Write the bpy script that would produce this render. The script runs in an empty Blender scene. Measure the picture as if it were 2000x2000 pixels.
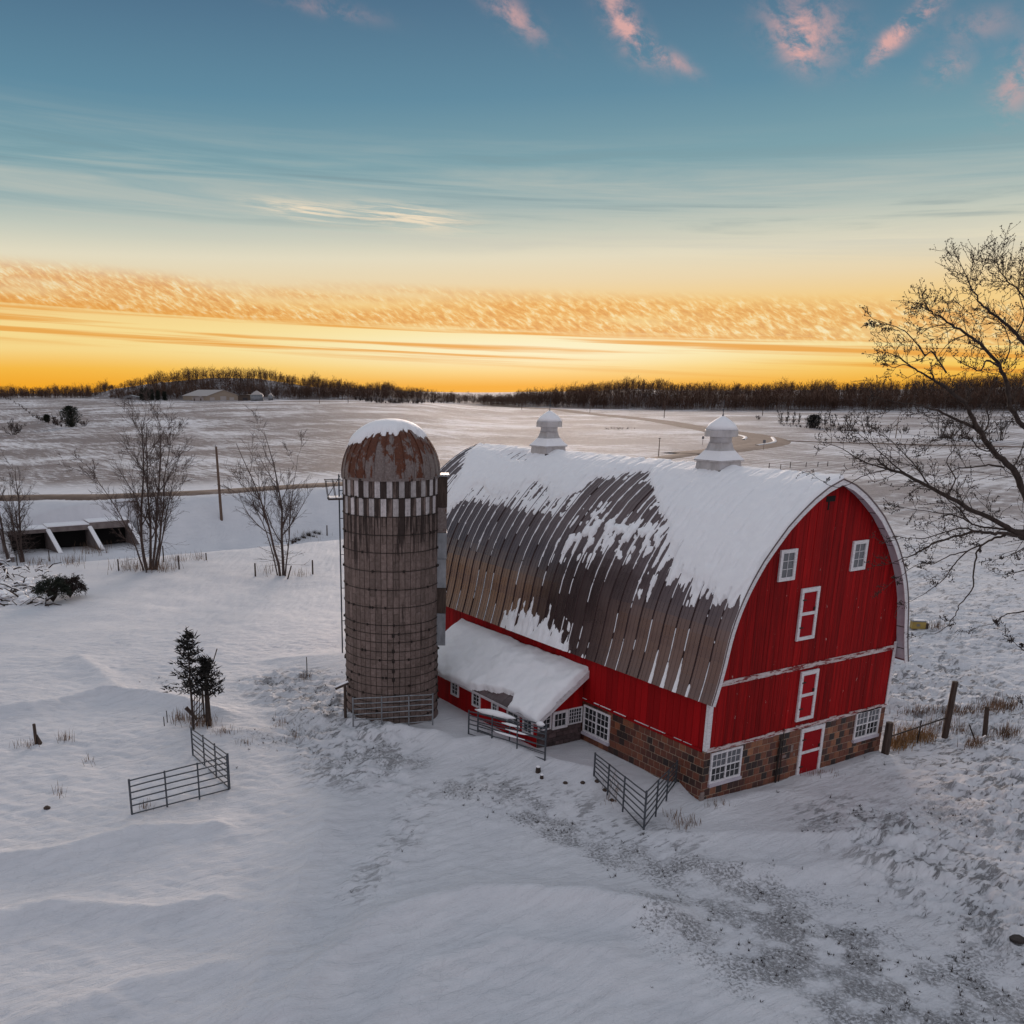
import bpy, math, random
import numpy as np
from mathutils import Vector, Matrix

random.seed(7)
scene = bpy.context.scene
COL = scene.collection
rad = math.radians

# ------------------------------------------------------------------ camera
CAM = np.array([-24.648, -21.688, 14.877])
YAW, PIT, ROLL = 0.503083, -0.283609, -0.003863
FPX, PPX, PPY = 1789.12, 775.96, 1278.01            # in pixels of the 2000 px photograph
fw = np.array([math.sin(YAW)*math.cos(PIT), math.cos(YAW)*math.cos(PIT), math.sin(PIT)])
r0 = np.array([math.cos(YAW), -math.sin(YAW), 0.0]); u0 = np.cross(r0, fw)
RT = r0*math.cos(ROLL)+u0*math.sin(ROLL); UP = -r0*math.sin(ROLL)+u0*math.cos(ROLL)
RH = np.array([math.cos(YAW), -math.sin(YAW)]); FH = np.array([math.sin(YAW), math.cos(YAW)])
cd = bpy.data.cameras.new('camera'); cam = bpy.data.objects.new('camera', cd); COL.objects.link(cam)
m = Matrix(((RT[0], UP[0], -fw[0], CAM[0]), (RT[1], UP[1], -fw[1], CAM[1]), (RT[2], UP[2], -fw[2], CAM[2]), (0, 0, 0, 1)))
cam.matrix_world = m
cd.sensor_width = 36; cd.sensor_fit = 'HORIZONTAL'; cd.lens = FPX/2000*36
cd.shift_x = (1000-PPX)/2000; cd.shift_y = (PPY-1000)/2000
cd.clip_start = 0.1; cd.clip_end = 20000
scene.camera = cam
scene.view_settings.view_transform = 'Standard'; scene.view_settings.look = 'None'
scene.view_settings.exposure = 0.0; scene.view_settings.gamma = 1.0
scene.view_settings.use_curve_mapping = False

# ------------------------------------------------------------------ sky
SUN_AZ_REL = rad(9.0); SUN_EL = rad(10.0)
SUN_AZ = YAW + SUN_AZ_REL                             # from +Y towards +X
world = bpy.data.worlds.new('World'); scene.world = world; world.use_nodes = True

class NT:
    """tiny helper to write node maths"""
    def __init__(s, tree): s.t = tree; s.N = tree.nodes; s.L = tree.links
    def node(s, typ, **kw):
        n = s.N.new(typ)
        for k, v in kw.items(): setattr(n, k, v)
        return n
    def link(s, a, b): s.L.new(a, b)
    def put(s, sock, v):
        if hasattr(v, 'is_output'): s.L.new(v, sock)
        else: sock.default_value = v
    def m(s, op, a, b=None, c=None, clamp=False):
        n = s.N.new('ShaderNodeMath'); n.operation = op; n.use_clamp = clamp
        s.put(n.inputs[0], a)
        if b is not None: s.put(n.inputs[1], b)
        if c is not None: s.put(n.inputs[2], c)
        return n.outputs[0]
    def add(s, a, b): return s.m('ADD', a, b)
    def mul(s, a, b): return s.m('MULTIPLY', a, b)
    def ss(s, v, lo, hi, o0=0.0, o1=1.0):
        n = s.N.new('ShaderNodeMapRange'); n.interpolation_type = 'SMOOTHSTEP'
        s.put(n.inputs['Value'], v); n.inputs['From Min'].default_value = lo; n.inputs['From Max'].default_value = hi
        n.inputs['To Min'].default_value = o0; n.inputs['To Max'].default_value = o1
        return n.outputs[0]
    def gauss(s, v, c, w):
        d = s.m('DIVIDE', s.m('SUBTRACT', v, c), w)
        return s.m('POWER', 2.718282, s.mul(s.mul(d, d), -1.0))
    def xyz(s, x, y, z):
        n = s.N.new('ShaderNodeCombineXYZ')
        for i, v in enumerate((x, y, z)): s.put(n.inputs[i], v)
        return n.outputs[0]
    def noise(s, vec, scale, detail=4.0, rough=0.55, dist=0.0, out='Fac'):
        n = s.N.new('ShaderNodeTexNoise'); n.inputs['Scale'].default_value = scale
        n.inputs['Detail'].default_value = detail; n.inputs['Roughness'].default_value = rough
        n.inputs['Distortion'].default_value = dist
        if vec is not None: s.put(n.inputs['Vector'], vec)
        return n.outputs[out]
    def ramp(s, fac, cols, interp='LINEAR'):
        n = s.N.new('ShaderNodeValToRGB'); cr = n.color_ramp; cr.interpolation = interp
        while len(cr.elements) < len(cols): cr.elements.new(0.5)
        for e, (p, c) in zip(cr.elements, cols):
            e.position = p; e.color = (c[0], c[1], c[2], 1) if not isinstance(c, (int, float)) else (c, c, c, 1)
        s.put(n.inputs[0], fac)
        return n.outputs[0]
    def mix(s, fac, a, b, blend='MIX'):
        n = s.N.new('ShaderNodeMix'); n.data_type = 'RGBA'; n.blend_type = blend
        s.put(n.inputs[0], fac)
        for i, v in ((6, a), (7, b)):
            if isinstance(v, (tuple, list)): n.inputs[i].default_value = (v[0], v[1], v[2], 1)
            else: s.put(n.inputs[i], v)
        return n.outputs[2]
    def scale(s, vec, f):
        n = s.N.new('ShaderNodeVectorMath'); n.operation = 'MULTIPLY'
        s.put(n.inputs[0], vec); n.inputs[1].default_value = f
        return n.outputs[0]

def build_sky():
    t = NT(world.node_tree); t.N.clear()
    tc = t.node('ShaderNodeTexCoord'); sep = t.node('ShaderNodeSeparateXYZ'); t.link(tc.outputs['Generated'], sep.inputs[0])
    X, Y, Z = sep.outputs
    el = t.mul(t.m('ARCSINE', Z), 57.29578)
    fx = t.add(t.mul(X, float(FH[0])), t.mul(Y, float(FH[1]))); rx = t.add(t.mul(X, float(RH[0])), t.mul(Y, float(RH[1])))
    az = t.mul(t.m('ARCTAN2', rx, fx), 57.29578)
    elp = t.m('MAXIMUM', el, 0.0)
    azc = t.m('MINIMUM', t.m('MAXIMUM', az, -60.0), 60.0)
    et = t.add(elp, t.mul(azc, 0.048))                  # the cloud sheets sink towards the right
    def R(v): return t.m('DIVIDE', v, 40.0, clamp=True)
    q = lambda e: e/40.0
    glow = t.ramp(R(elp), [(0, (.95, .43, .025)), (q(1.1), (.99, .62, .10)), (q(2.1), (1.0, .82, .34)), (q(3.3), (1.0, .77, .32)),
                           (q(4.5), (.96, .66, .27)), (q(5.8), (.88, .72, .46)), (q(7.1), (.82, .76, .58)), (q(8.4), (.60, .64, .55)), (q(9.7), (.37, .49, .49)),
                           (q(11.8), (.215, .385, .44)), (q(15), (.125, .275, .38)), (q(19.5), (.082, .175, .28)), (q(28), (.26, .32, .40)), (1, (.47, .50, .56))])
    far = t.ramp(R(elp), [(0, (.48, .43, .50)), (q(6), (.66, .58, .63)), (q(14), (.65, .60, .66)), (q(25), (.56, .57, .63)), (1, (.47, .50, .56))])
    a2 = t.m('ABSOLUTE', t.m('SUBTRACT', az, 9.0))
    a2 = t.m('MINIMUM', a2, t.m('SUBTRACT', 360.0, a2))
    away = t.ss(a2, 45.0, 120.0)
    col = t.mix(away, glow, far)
    # left horizon runs a deeper orange, the brightest spot sits over the hidden sun
    side = t.mul(t.mul(t.ss(az, 2.0, -24.0), t.ss(elp, 4.0, 0.0)), 0.55)
    col = t.mix(side, col, (.98, .40, .02))
    core = t.mul(t.gauss(elp, 2.1, 1.35), t.gauss(az, 8.5, 15.0))
    col = t.mix(t.mul(core, 0.9), col, (1.0, .95, .66))
    # stratus stripes just above the horizon
    st = t.noise(t.xyz(t.mul(az, 0.030), t.mul(et, 1.9), 0.0), 1.0, 5.0, 0.55, 0.25)
    stm = t.mul(t.ss(st, 0.46, 0.60), t.mul(t.ss(et, 1.2, 2.0), t.ss(et, 4.2, 3.4)))
    col = t.mix(t.mul(stm, t.mul(0.85, t.ss(a2, 60.0, 35.0))), col, (.86, .36, .05))
    # mackerel sheet
    wv = t.noise(t.xyz(t.add(t.mul(az, 2.3), t.mul(el, 2.6)), t.mul(et, 2.3), 1.7), 1.35, 5.0, 0.60, 0.35)
    band = t.mul(t.ss(et, 3.2, 3.8), t.ss(et, 6.0, 4.8))
    big = t.noise(t.xyz(t.mul(az, 0.06), t.mul(et, 0.5), 4.0), 1.0, 2.0)
    band = t.mul(band, t.mul(t.ss(big, 0.28, 0.50), t.ss(a2, 75.0, 40.0)))
    mc = t.ramp(wv, [(.32, (.70, .25, .05)), (.47, (.86, .40, .10)), (.57, (.94, .60, .24)), (.68, (1.0, .86, .56))])
    col = t.mix(t.mul(band, 0.74), col, mc)
    # soft veil above it with streaks
    vs = t.noise(t.xyz(t.mul(az, 0.045), t.mul(et, 0.9), 9.0), 1.0, 6.0, 0.6, 0.5)
    veil = t.mul(t.mul(t.ss(vs, 0.42, 0.70), t.mul(t.ss(et, 6.8, 8.4), t.ss(et, 14.5, 9.5))), t.ss(a2, 100.0, 40.0))
    col = t.mix(t.mul(veil, 0.55), col, (.62, .62, .54))
    gs = t.mul(t.mul(t.ss(vs, 0.50, 0.34), t.mul(t.ss(et, 8.0, 9.5), t.ss(et, 13.5, 11.5))), t.ss(a2, 100.0, 40.0))
    col = t.mix(t.mul(gs, 0.45), col, (.21, .31, .345))
    # two bright wisps
    wn = t.noise(t.xyz(t.mul(az, 0.16), t.mul(t.add(el, t.mul(az, 0.09)), 2.3), 3.0), 1.6, 6.0, 0.65, 0.5)
    wisp = t.add(t.mul(t.gauss(az, -5.2, 2.6), t.gauss(t.add(el, t.mul(az, 0.11)), 9.0, 0.42)),
                 t.mul(t.gauss(az, 0.8, 3.1), t.gauss(t.add(el, t.mul(az, 0.11)), 9.35, 0.55)))
    col = t.mix(t.m('MULTIPLY', t.mul(wisp, 1.25), t.ss(wn, 0.40, 0.60), clamp=True), col, (.88, .76, .58))
    # small pink clouds high on the right
    pn = t.noise(t.xyz(t.add(t.mul(az, 0.55), t.mul(el, 0.25)), t.mul(el, 0.7), 0.0), 1.15, 9.0, 0.66, 0.25)
    def blob(a, e, wa, we, slant=0.0, k=1.0):
        da = t.m('SUBTRACT', az, a); de = t.m('SUBTRACT', t.add(el, t.mul(da, slant)), e)
        g = t.m('POWER', 2.718282, t.mul(t.add(t.mul(t.mul(da, da), 1.0/wa**2), t.mul(t.mul(de, de), 1.0/we**2)), -1.0))
        return t.mul(g, k)
    pk = None
    for b in ((6.3, 18.6, 1.6, .6, .6, .75), (12.0, 18.2, 1.1, 1.0, .9, 1.0), (13.3, 16.9, 1.0, .6, .7, .9), (15.0, 16.1, 1.1, .35, .5, .6), (21.3, 16.9, 1.8, 1.2, .3, .8), (21.0, 16.2, .9, .8, .6, .8), (26.2, 16.6, 1.3, .6, -.7, .9), (25.2, 15.9, .9, .5, -.7, .8),
              (27.9, 14.5, .9, .6, 0, .5), (30.9, 13.6, .9, 1.3, -.3, .75), (29.0, 16.0, 1.4, .6, 0, .35), (39.0, 15.5, 2.4, 1.4, 0, .8), (-3.6, 18.9, 2.5, .35, .15, .3),
              (52.0, 21.0, 4.0, 2.0, .2, .8), (18.0, 25.0, 3.0, 2.0, .3, .9), (-20.0, 27.0, 4.0, 1.5, .2, .6), (40.0, 30.0, 5.0, 2.0, .2, .8)):
        g = blob(*b); pk = g if pk is None else t.add(pk, g)
    col = t.mix(t.m('MULTIPLY', pk, t.ss(pn, 0.36, 0.64), clamp=True), col, (.72, .42, .40))
    # below the horizon (only ever seen past the edge of the land)
    ns = t.node('ShaderNodeTexSky'); ns.sky_type = 'NISHITA'; ns.sun_disc = False
    ns.sun_elevation = rad(1.0); ns.sun_rotation = SUN_AZ; ns.altitude = 250
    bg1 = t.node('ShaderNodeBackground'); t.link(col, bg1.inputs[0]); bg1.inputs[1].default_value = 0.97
    bg2 = t.node('ShaderNodeBackground'); t.link(ns.outputs[0], bg2.inputs[0]); bg2.inputs[1].default_value = 0.05
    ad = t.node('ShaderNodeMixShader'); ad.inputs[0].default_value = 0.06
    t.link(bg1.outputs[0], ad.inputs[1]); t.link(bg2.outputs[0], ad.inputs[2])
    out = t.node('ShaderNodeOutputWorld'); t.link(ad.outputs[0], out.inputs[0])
build_sky()

# ------------------------------------------------------------------ sun: the broad glow of dawn
sl = bpy.data.lights.new('sun', 'SUN'); sl.energy = 2.5; sl.angle = rad(22); sl.color = (1.0, .79, .66)
sun = bpy.data.objects.new('sun', sl); COL.objects.link(sun)
sdir = Vector((math.sin(SUN_AZ)*math.cos(SUN_EL), math.cos(SUN_AZ)*math.cos(SUN_EL), math.sin(SUN_EL)))
sun.rotation_euler = (-sdir).to_track_quat('-Z', 'Y').to_euler(); sun.location = sdir*300

# ------------------------------------------------------------------ numpy noise and terrain
def _hash(ix, iy, seed):
    h = (ix.astype(np.int64)*374761393 + iy.astype(np.int64)*668265263 + seed*974711) & 0xffffffff
    h = ((h ^ (h >> 13))*1274126177) & 0xffffffff
    return ((h ^ (h >> 16)) & 0xffff)/65535.0
def vnoise(x, y, seed=0):
    x = np.asarray(x, float); y = np.asarray(y, float)
    ix = np.floor(x); iy = np.floor(y); fx_ = x-ix; fy_ = y-iy
    ux = fx_*fx_*fx_*(fx_*(fx_*6-15)+10); uy = fy_*fy_*fy_*(fy_*(fy_*6-15)+10)
    a = _hash(ix, iy, seed); b = _hash(ix+1, iy, seed); c = _hash(ix, iy+1, seed); d = _hash(ix+1, iy+1, seed)
    return (a*(1-ux)+b*ux)*(1-uy)+(c*(1-ux)+d*ux)*uy
def fbm(x, y, seed=0, o=4, g=0.5):
    s = 0; a = 1; n = 0
    for i in range(o):
        s = s+a*vnoise(x*2**i+i*17.3, y*2**i-i*9.1, seed+i); n += a; a *= g
    return s/n
def sstep(lo, hi, v):
    t = np.clip((np.asarray(v, float)-lo)/(hi-lo), 0, 1); return t*t*(3-2*t)
def to_sd(x, y):
    dx = x-CAM[0]; dy = y-CAM[1]
    return dx*RH[0]+dy*RH[1], dx*FH[0]+dy*FH[1]
def to_xy(s, d): return CAM[0]+s*RH[0]+d*FH[0], CAM[1]+s*RH[1]+d*FH[1]
def ray(px, py): return RT*((px-PPX)/FPX)-UP*((py-PPY)/FPX)+fw
def plane(px, py, z=0.0):
    d = ray(px, py); t = (z-CAM[2])/d[2]; return CAM+d*t
def P0(*pts): return [tuple(plane(px, py)[:2]) for px, py in pts]
def pdist(x, y, pts):
    best = np.full(np.shape(x), 1e9); 
    for (ax, ay), (bx, by) in zip(pts[:-1], pts[1:]):
        L2 = (bx-ax)**2+(by-ay)**2+1e-9
        t = np.clip(((x-ax)*(bx-ax)+(y-ay)*(by-ay))/L2, 0, 1)
        best = np.minimum(best, np.hypot(x-ax-t*(bx-ax), y-ay-t*(by-ay)))
    return best
ROAD_SD = [(-420, 60), (-180, 105), (-90, 125), (-56, 131), (-38.5, 133), (-9.4, 148), (20, 168), (50, 193), (85, 239), (97, 262), (107, 300), (113, 350), (118, 468), (101, 678), (80, 820)]
def smooth_path(pts, n=8):
    pts = [np.array(p, float) for p in pts]; pts = [2*pts[0]-pts[1]]+pts+[2*pts[-1]-pts[-2]]; out = []
    for i in range(1, len(pts)-2):
        p0, p1, p2, p3 = pts[i-1:i+3]
        for k in range(n):
            t = k/n
            out.append(tuple(0.5*((2*p1)+(-p0+p2)*t+(2*p0-5*p1+4*p2-p3)*t*t+(-p0+3*p1-3*p2+p3)*t**3)))
    out.append(tuple(pts[-2])); return out
ROAD = smooth_path(ROAD_SD, 6)
_rs = np.array([p[0] for p in ROAD if p[1] <= 262]); _rd = np.array([p[1] for p in ROAD if p[1] <= 262])
WOOD_X = np.array([-900, 0, 200, 240, 315, 430, 520, 600, 700, 770, 800, 900, 1000, 1100, 1170, 1230, 1300, 1400, 1700, 1850, 2000, 2600])
WOOD_H = np.array([0, 0, 0, 8, 13, 18, 17, 11, 6, 6, 2, 0, 3, 5, 9, 12, 9, 7.5, 8.5, 11, 14, 14.])
WOOD_D = np.array([900, 900, 900, 800, 790, 780, 770, 740, 700, 690, 760, 800, 740, 690, 660, 640, 620, 600, 590, 570, 560, 560.])
CUL_A = np.array((14.0, 7.8)); CUL_A = CUL_A/np.linalg.norm(CUL_A); CUL_N = np.array((CUL_A[1], -CUL_A[0]))
DRIFTS = [  # polyline (photo points on the yard), half width m, height m
    (P0((-120, 1420), (60, 1385), (200, 1352), (300, 1362), (430, 1400)), .9, .45),
    (P0((230, 1345), (190, 1300), (150, 1270)), .8, .25),
    (P0((560, 2000), (640, 1900), (760, 1810), (930, 1765), (1150, 1775), (1300, 1800)), .85, .55),
    (P0((700, 2040), (830, 1900), (1000, 1850), (1180, 1880)), .8, .30),
    (P0((0, 1690), (120, 1680), (260, 1640), (420, 1625)), .7, .34),
    (P0((0, 1800), (120, 1775), (300, 1790), (430, 1770)), .7, .30),
    (P0((480, 2000), (540, 1840), (600, 1700), (640, 1600)), .8, .30), (P0((1380, 1700), (1560, 1710), (1740, 1690)), .7, .30), (P0((1300, 1640), (1500, 1640), (1760, 1650)), .8, .22), (P0((100, 2000), (260, 1930), (420, 1900)), .8, .28), (P0((1180, 2000), (1190, 1880), (1160, 1760)), .7, .1),
    (P0((735, 1462), (790, 1456), (850, 1462)), .9, .5),
    (P0((890, 1480), (960, 1470), (1030, 1500), (1090, 1520), (1160, 1535)), .75, .42),
    (P0((1300, 1560), (1330, 1552)), .7, .38),
    (P0((1390, 1588), (1470, 1560), (1530, 1552)), .55, .20), (P0((1580, 1528), (1640, 1512), (1715, 1482)), .5, .17),
    (P0((560, 1400), (640, 1420)), 1.4, .25),
    (P0((330, 1430), (420, 1440), (520, 1440)), 1.3, .22),
]
STUB = [  # where stubble and bare tufts show: polyline, radius m, strength
    (P0((640, 1500), (720, 1490), (800, 1500)), 1.3, .75),
    (P0((900, 1550), (1010, 1580), (1120, 1640), (1230, 1680), (1350, 1710)), 1.2, .9),
    (P0((1440, 1790), (1560, 1850), (1700, 1920), (1830, 1980), (2050, 2050)), 4.0, 1.0),
    (P0((1500, 1890), (1620, 1980), (1700, 2050)), 1.1, .9),
    (P0((1780, 1900), (1980, 1820), (2100, 1760)), 1.6, .7),
    (P0((1640, 1640), (1760, 1600), (1880, 1600)), 1.9, .6),
    (P0((1820, 1560), (2000, 1640)), 1.6, .6),
    (P0((520, 1330), (620, 1340), (680, 1380), (620, 1430), (520, 1450)), 2.0, .6),
    (P0((300, 1310), (360, 1320)), 1.2, .4),
]
SAST = [(P0((1750, 1300), (2000, 1500), (2300, 1700)), 7.0, 1.0), (P0((1700, 1620), (2000, 1800)), 3.0, 1.0), (P0((560, 1330), (650, 1400), (700, 1500)), 3.0, .9),
        (P0((950, 1540), (1150, 1600), (1300, 1650)), 1.6, .7), (P0((1850, 1100), (2000, 1200)), 20.0, .8), (P0((820, 1560), (780, 1650), (700, 1750)), .9, .5)]
def ridge_n(x, y, ang, sx, sy, seed):
    c, s_ = math.cos(ang), math.sin(ang)
    u = x*c+y*s_; v = -x*s_+y*c
    w = fbm(x*.35, y*.35, seed+50, 2)*2.2
    n = vnoise(u/sx+w, v/sy+w*.6, seed)
    n2 = vnoise(u/sx*2.1+w, v/sy*2.1-w, seed+3)
    return (1-np.abs(2*n-1))*.65+(1-np.abs(2*n2-1))*.35
def terrain(x, y, fine=True):
    x = np.asarray(x, float); y = np.asarray(y, float)
    s, d = to_sd(x, y)
    pxl = PPX+FPX*s/np.maximum(d, 20)
    dr = np.interp(s, _rs, _rd)
    e = (dr-d)*0.93
    left = 1-sstep(-12, 12, s)
    yard = -2.3*sstep(38, 82, d)*(1-sstep(-4, 14, s))
    ditch = -5.8*sstep(4, 15, e)*(1-sstep(24, 40, e))*left
    low = np.where(e > 2, yard*sstep(2, 40, e)+ditch*(1-.0*left), 0)
    z = np.where(d < dr, low, 0.0)
    # culvert bay cut into the embankment
    cu = (s+50.6)*CUL_A[0]+(d-117.8)*CUL_A[1]; cv = (s+50.6)*CUL_N[0]+(d-117.8)*CUL_N[1]
    inb = sstep(-2.5, -.2, cu)*(1-sstep(16.2, 18.5, cu))
    z = z+inb*sstep(-3.6, -2.6, cv)*(1-sstep(9, 16, cv))*(np.minimum(z, -5.85)-z)
    z = z+inb*(1-sstep(-3.7, -3.5, cv))*(e > 1)*(np.maximum(z, -2.5+2.5*sstep(9, 3, e))-z)
    # far land
    far_ = sstep(150, 420, d)*(1-sstep(820, 1050, pxl))
    z = z+5.2*sstep(160, 620, d)*(1-sstep(760, 1000, pxl))
    z = z+(fbm(x/130.0, y/130.0, 11, 3)-.5)*3.4*sstep(170, 330, d)*(1-.75*sstep(1000, 1250, pxl))
    hd = np.interp(pxl, WOOD_X, WOOD_D)
    z = z+np.interp(pxl, WOOD_X, WOOD_H)*sstep(hd, hd+95, d)
    # hummocks
    z = z+(fbm(x/9.0, y/9.0, 21, 3)-.5)*.34*(1-sstep(150, 260, d))
    # keep the ground level round the buildings
    near = np.maximum(np.maximum(-(x+3.2), x-11.2), np.maximum(-(y+.6), y-23.2))
    flat = 1-sstep(0, 5, near)
    zb = .05+.27*sstep(.3, 3.5, y)*(1-sstep(0.0, 2.0, x))
    z = z*(1-flat)+zb*flat
    ds_ = np.hypot(x+5.43, y-13.76); fs = 1-sstep(2.2, 5, ds_)
    z = z*(1-fs)+.32*fs
    if fine:
        roadf = 1-sstep(3.4, 6.0, np.abs(dr-d))*1.0
        out = np.maximum(flat, 0)
        for pts, w, h in DRIFTS:
            q = pdist(x, y, pts); z = z+h*1.15*np.exp(-(q/w)**1.25)
        am = np.full(np.shape(x), .24)
        for pts, w, k in SAST:
            q = pdist(x, y, pts); am = np.maximum(am, k*(1-sstep(w*.4, w*1.3, q)))
        am = am*(1-sstep(110, 190, d))*(1-.85*flat)
        big = ridge_n(x, y, YAW*-1+2.75, .95, .36, 31)-.5
        sm = ridge_n(x, y, YAW*-1+2.75, .42, .17, 41)-.5
        z = z+am*(big*.36+sm*.22)
        # scalloped crust: a steep little face towards the near side, a long tail behind
        ca_, sa_ = math.cos(-YAW+.10), math.sin(-YAW+.10); uu = x*ca_+y*sa_; vv = -x*sa_+y*ca_
        for lam, amp, sd_ in ((.95, .13, 81), (.55, .085, 87)):
            ph = vv/lam+2.6*fbm(x*.42/lam, y*.42/lam, sd_, 3)+.25*uu; fr_ = ph-np.floor(ph)
            cell = vnoise(uu*.75/lam, np.floor(ph)*3.7+.4, sd_+3)
            z = z+np.maximum(am-.2, 0)*amp*1.8*np.minimum((1-fr_), fr_*5)*sstep(.30, .62, cell)
        z = z+(1-sstep(90, 150, d))*(fbm(x/2.6, y/4.4, 61, 4)-.5)*.26*(1-.8*flat)
    return z
def T1(x, y): return float(terrain(np.array([x]), np.array([y]))[0])
def G(px, py):
    """point of the ground seen at a photograph pixel"""
    d = ray(px, py); n = np.linalg.norm(d[:2])
    t = np.concatenate([np.linspace(12, 120, 1400), np.linspace(120.3, 1500, 1800)])/n
    p = CAM[None, :]+d[None, :]*t[:, None]
    h = terrain(p[:, 0], p[:, 1])
    k = np.nonzero(p[:, 2] <= h)[0]
    i = k[0] if len(k) else len(t)-1
    return Vector((p[i, 0], p[i, 1], h[i]))
def project(P):
    q = np.array(P, float)-CAM; z = q@fw
    return PPX+FPX*(q@RT)/z, PPY-FPX*(q@UP)/z
def HT(base, py_top):
    """height of an upright at base whose top is seen at row py_top"""
    lo, hi = 0.0, 60.0
    for _ in range(40):
        mid = (lo+hi)/2
        if project((base[0], base[1], base[2]+mid))[1] > py_top: lo = mid
        else: hi = mid
    return lo
def at_depth(px, py, base):
    """point at a pixel in the upright plane through base, facing the view"""
    d = ray(px, py); s_, dd = to_sd(base[0], base[1])
    t = dd/(d[0]*FH[0]+d[1]*FH[1])
    return Vector(CAM+d*t)

# ------------------------------------------------------------------ materials
MATS = {}
def new_mat(name):
    m_ = bpy.data.materials.new(name); m_.use_nodes = True; t = NT(m_.node_tree)
    b = m_.node_tree.nodes['Principled BSDF']; MATS[name] = m_
    return m_, t, b
def coords(t, kind='Object', random_shift=True):
    tc = t.node('ShaderNodeTexCoord'); v = tc.outputs[kind]
    oi = t.node('ShaderNodeObjectInfo')
    if random_shift:
        n = t.node('ShaderNodeVectorMath', operation='MULTIPLY_ADD'); t.link(v, n.inputs[0]); n.inputs[1].default_value = (1, 1, 1)
        c = t.xyz(t.mul(oi.outputs['Random'], 37.0), t.mul(oi.outputs['Random'], 91.0), t.mul(oi.outputs['Random'], 53.0)); t.link(c, n.inputs[2])
        v = n.outputs[0]
    return v, oi.outputs['Random']
def bump(t, b, h, strength=.3, dist=.02):
    n = t.node('ShaderNodeBump'); n.inputs['Strength'].default_value = strength; n.inputs['Distance'].default_value = dist
    t.link(h, n.inputs['Height']); t.link(n.outputs[0], b.inputs['Normal'])
def M(name, cols, scale=4.0, stretch=(1, 1, 1), detail=5.0, rough=.7, metal=0.0, bmp=0.0, bd=.02, per=None, spec=.3):
    """noise-ramped material; per = list of (pos, multiplier) shifting brightness per object"""
    m_, t, b = new_mat(name); v, rnd = coords(t)
    n = t.noise(t.scale(v, stretch), scale, detail, .6)
    c = t.ramp(n, cols)
    if per: c = t.mix(1.0, c, t.ramp(rnd, per), 'MULTIPLY')
    t.link(c, b.inputs['Base Color']); b.inputs['Roughness'].default_value = rough; b.inputs['Metallic'].default_value = metal
    b.inputs['Specular IOR Level'].default_value = spec
    if bmp: bump(t, b, n, bmp, bd)
    return m_

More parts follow.
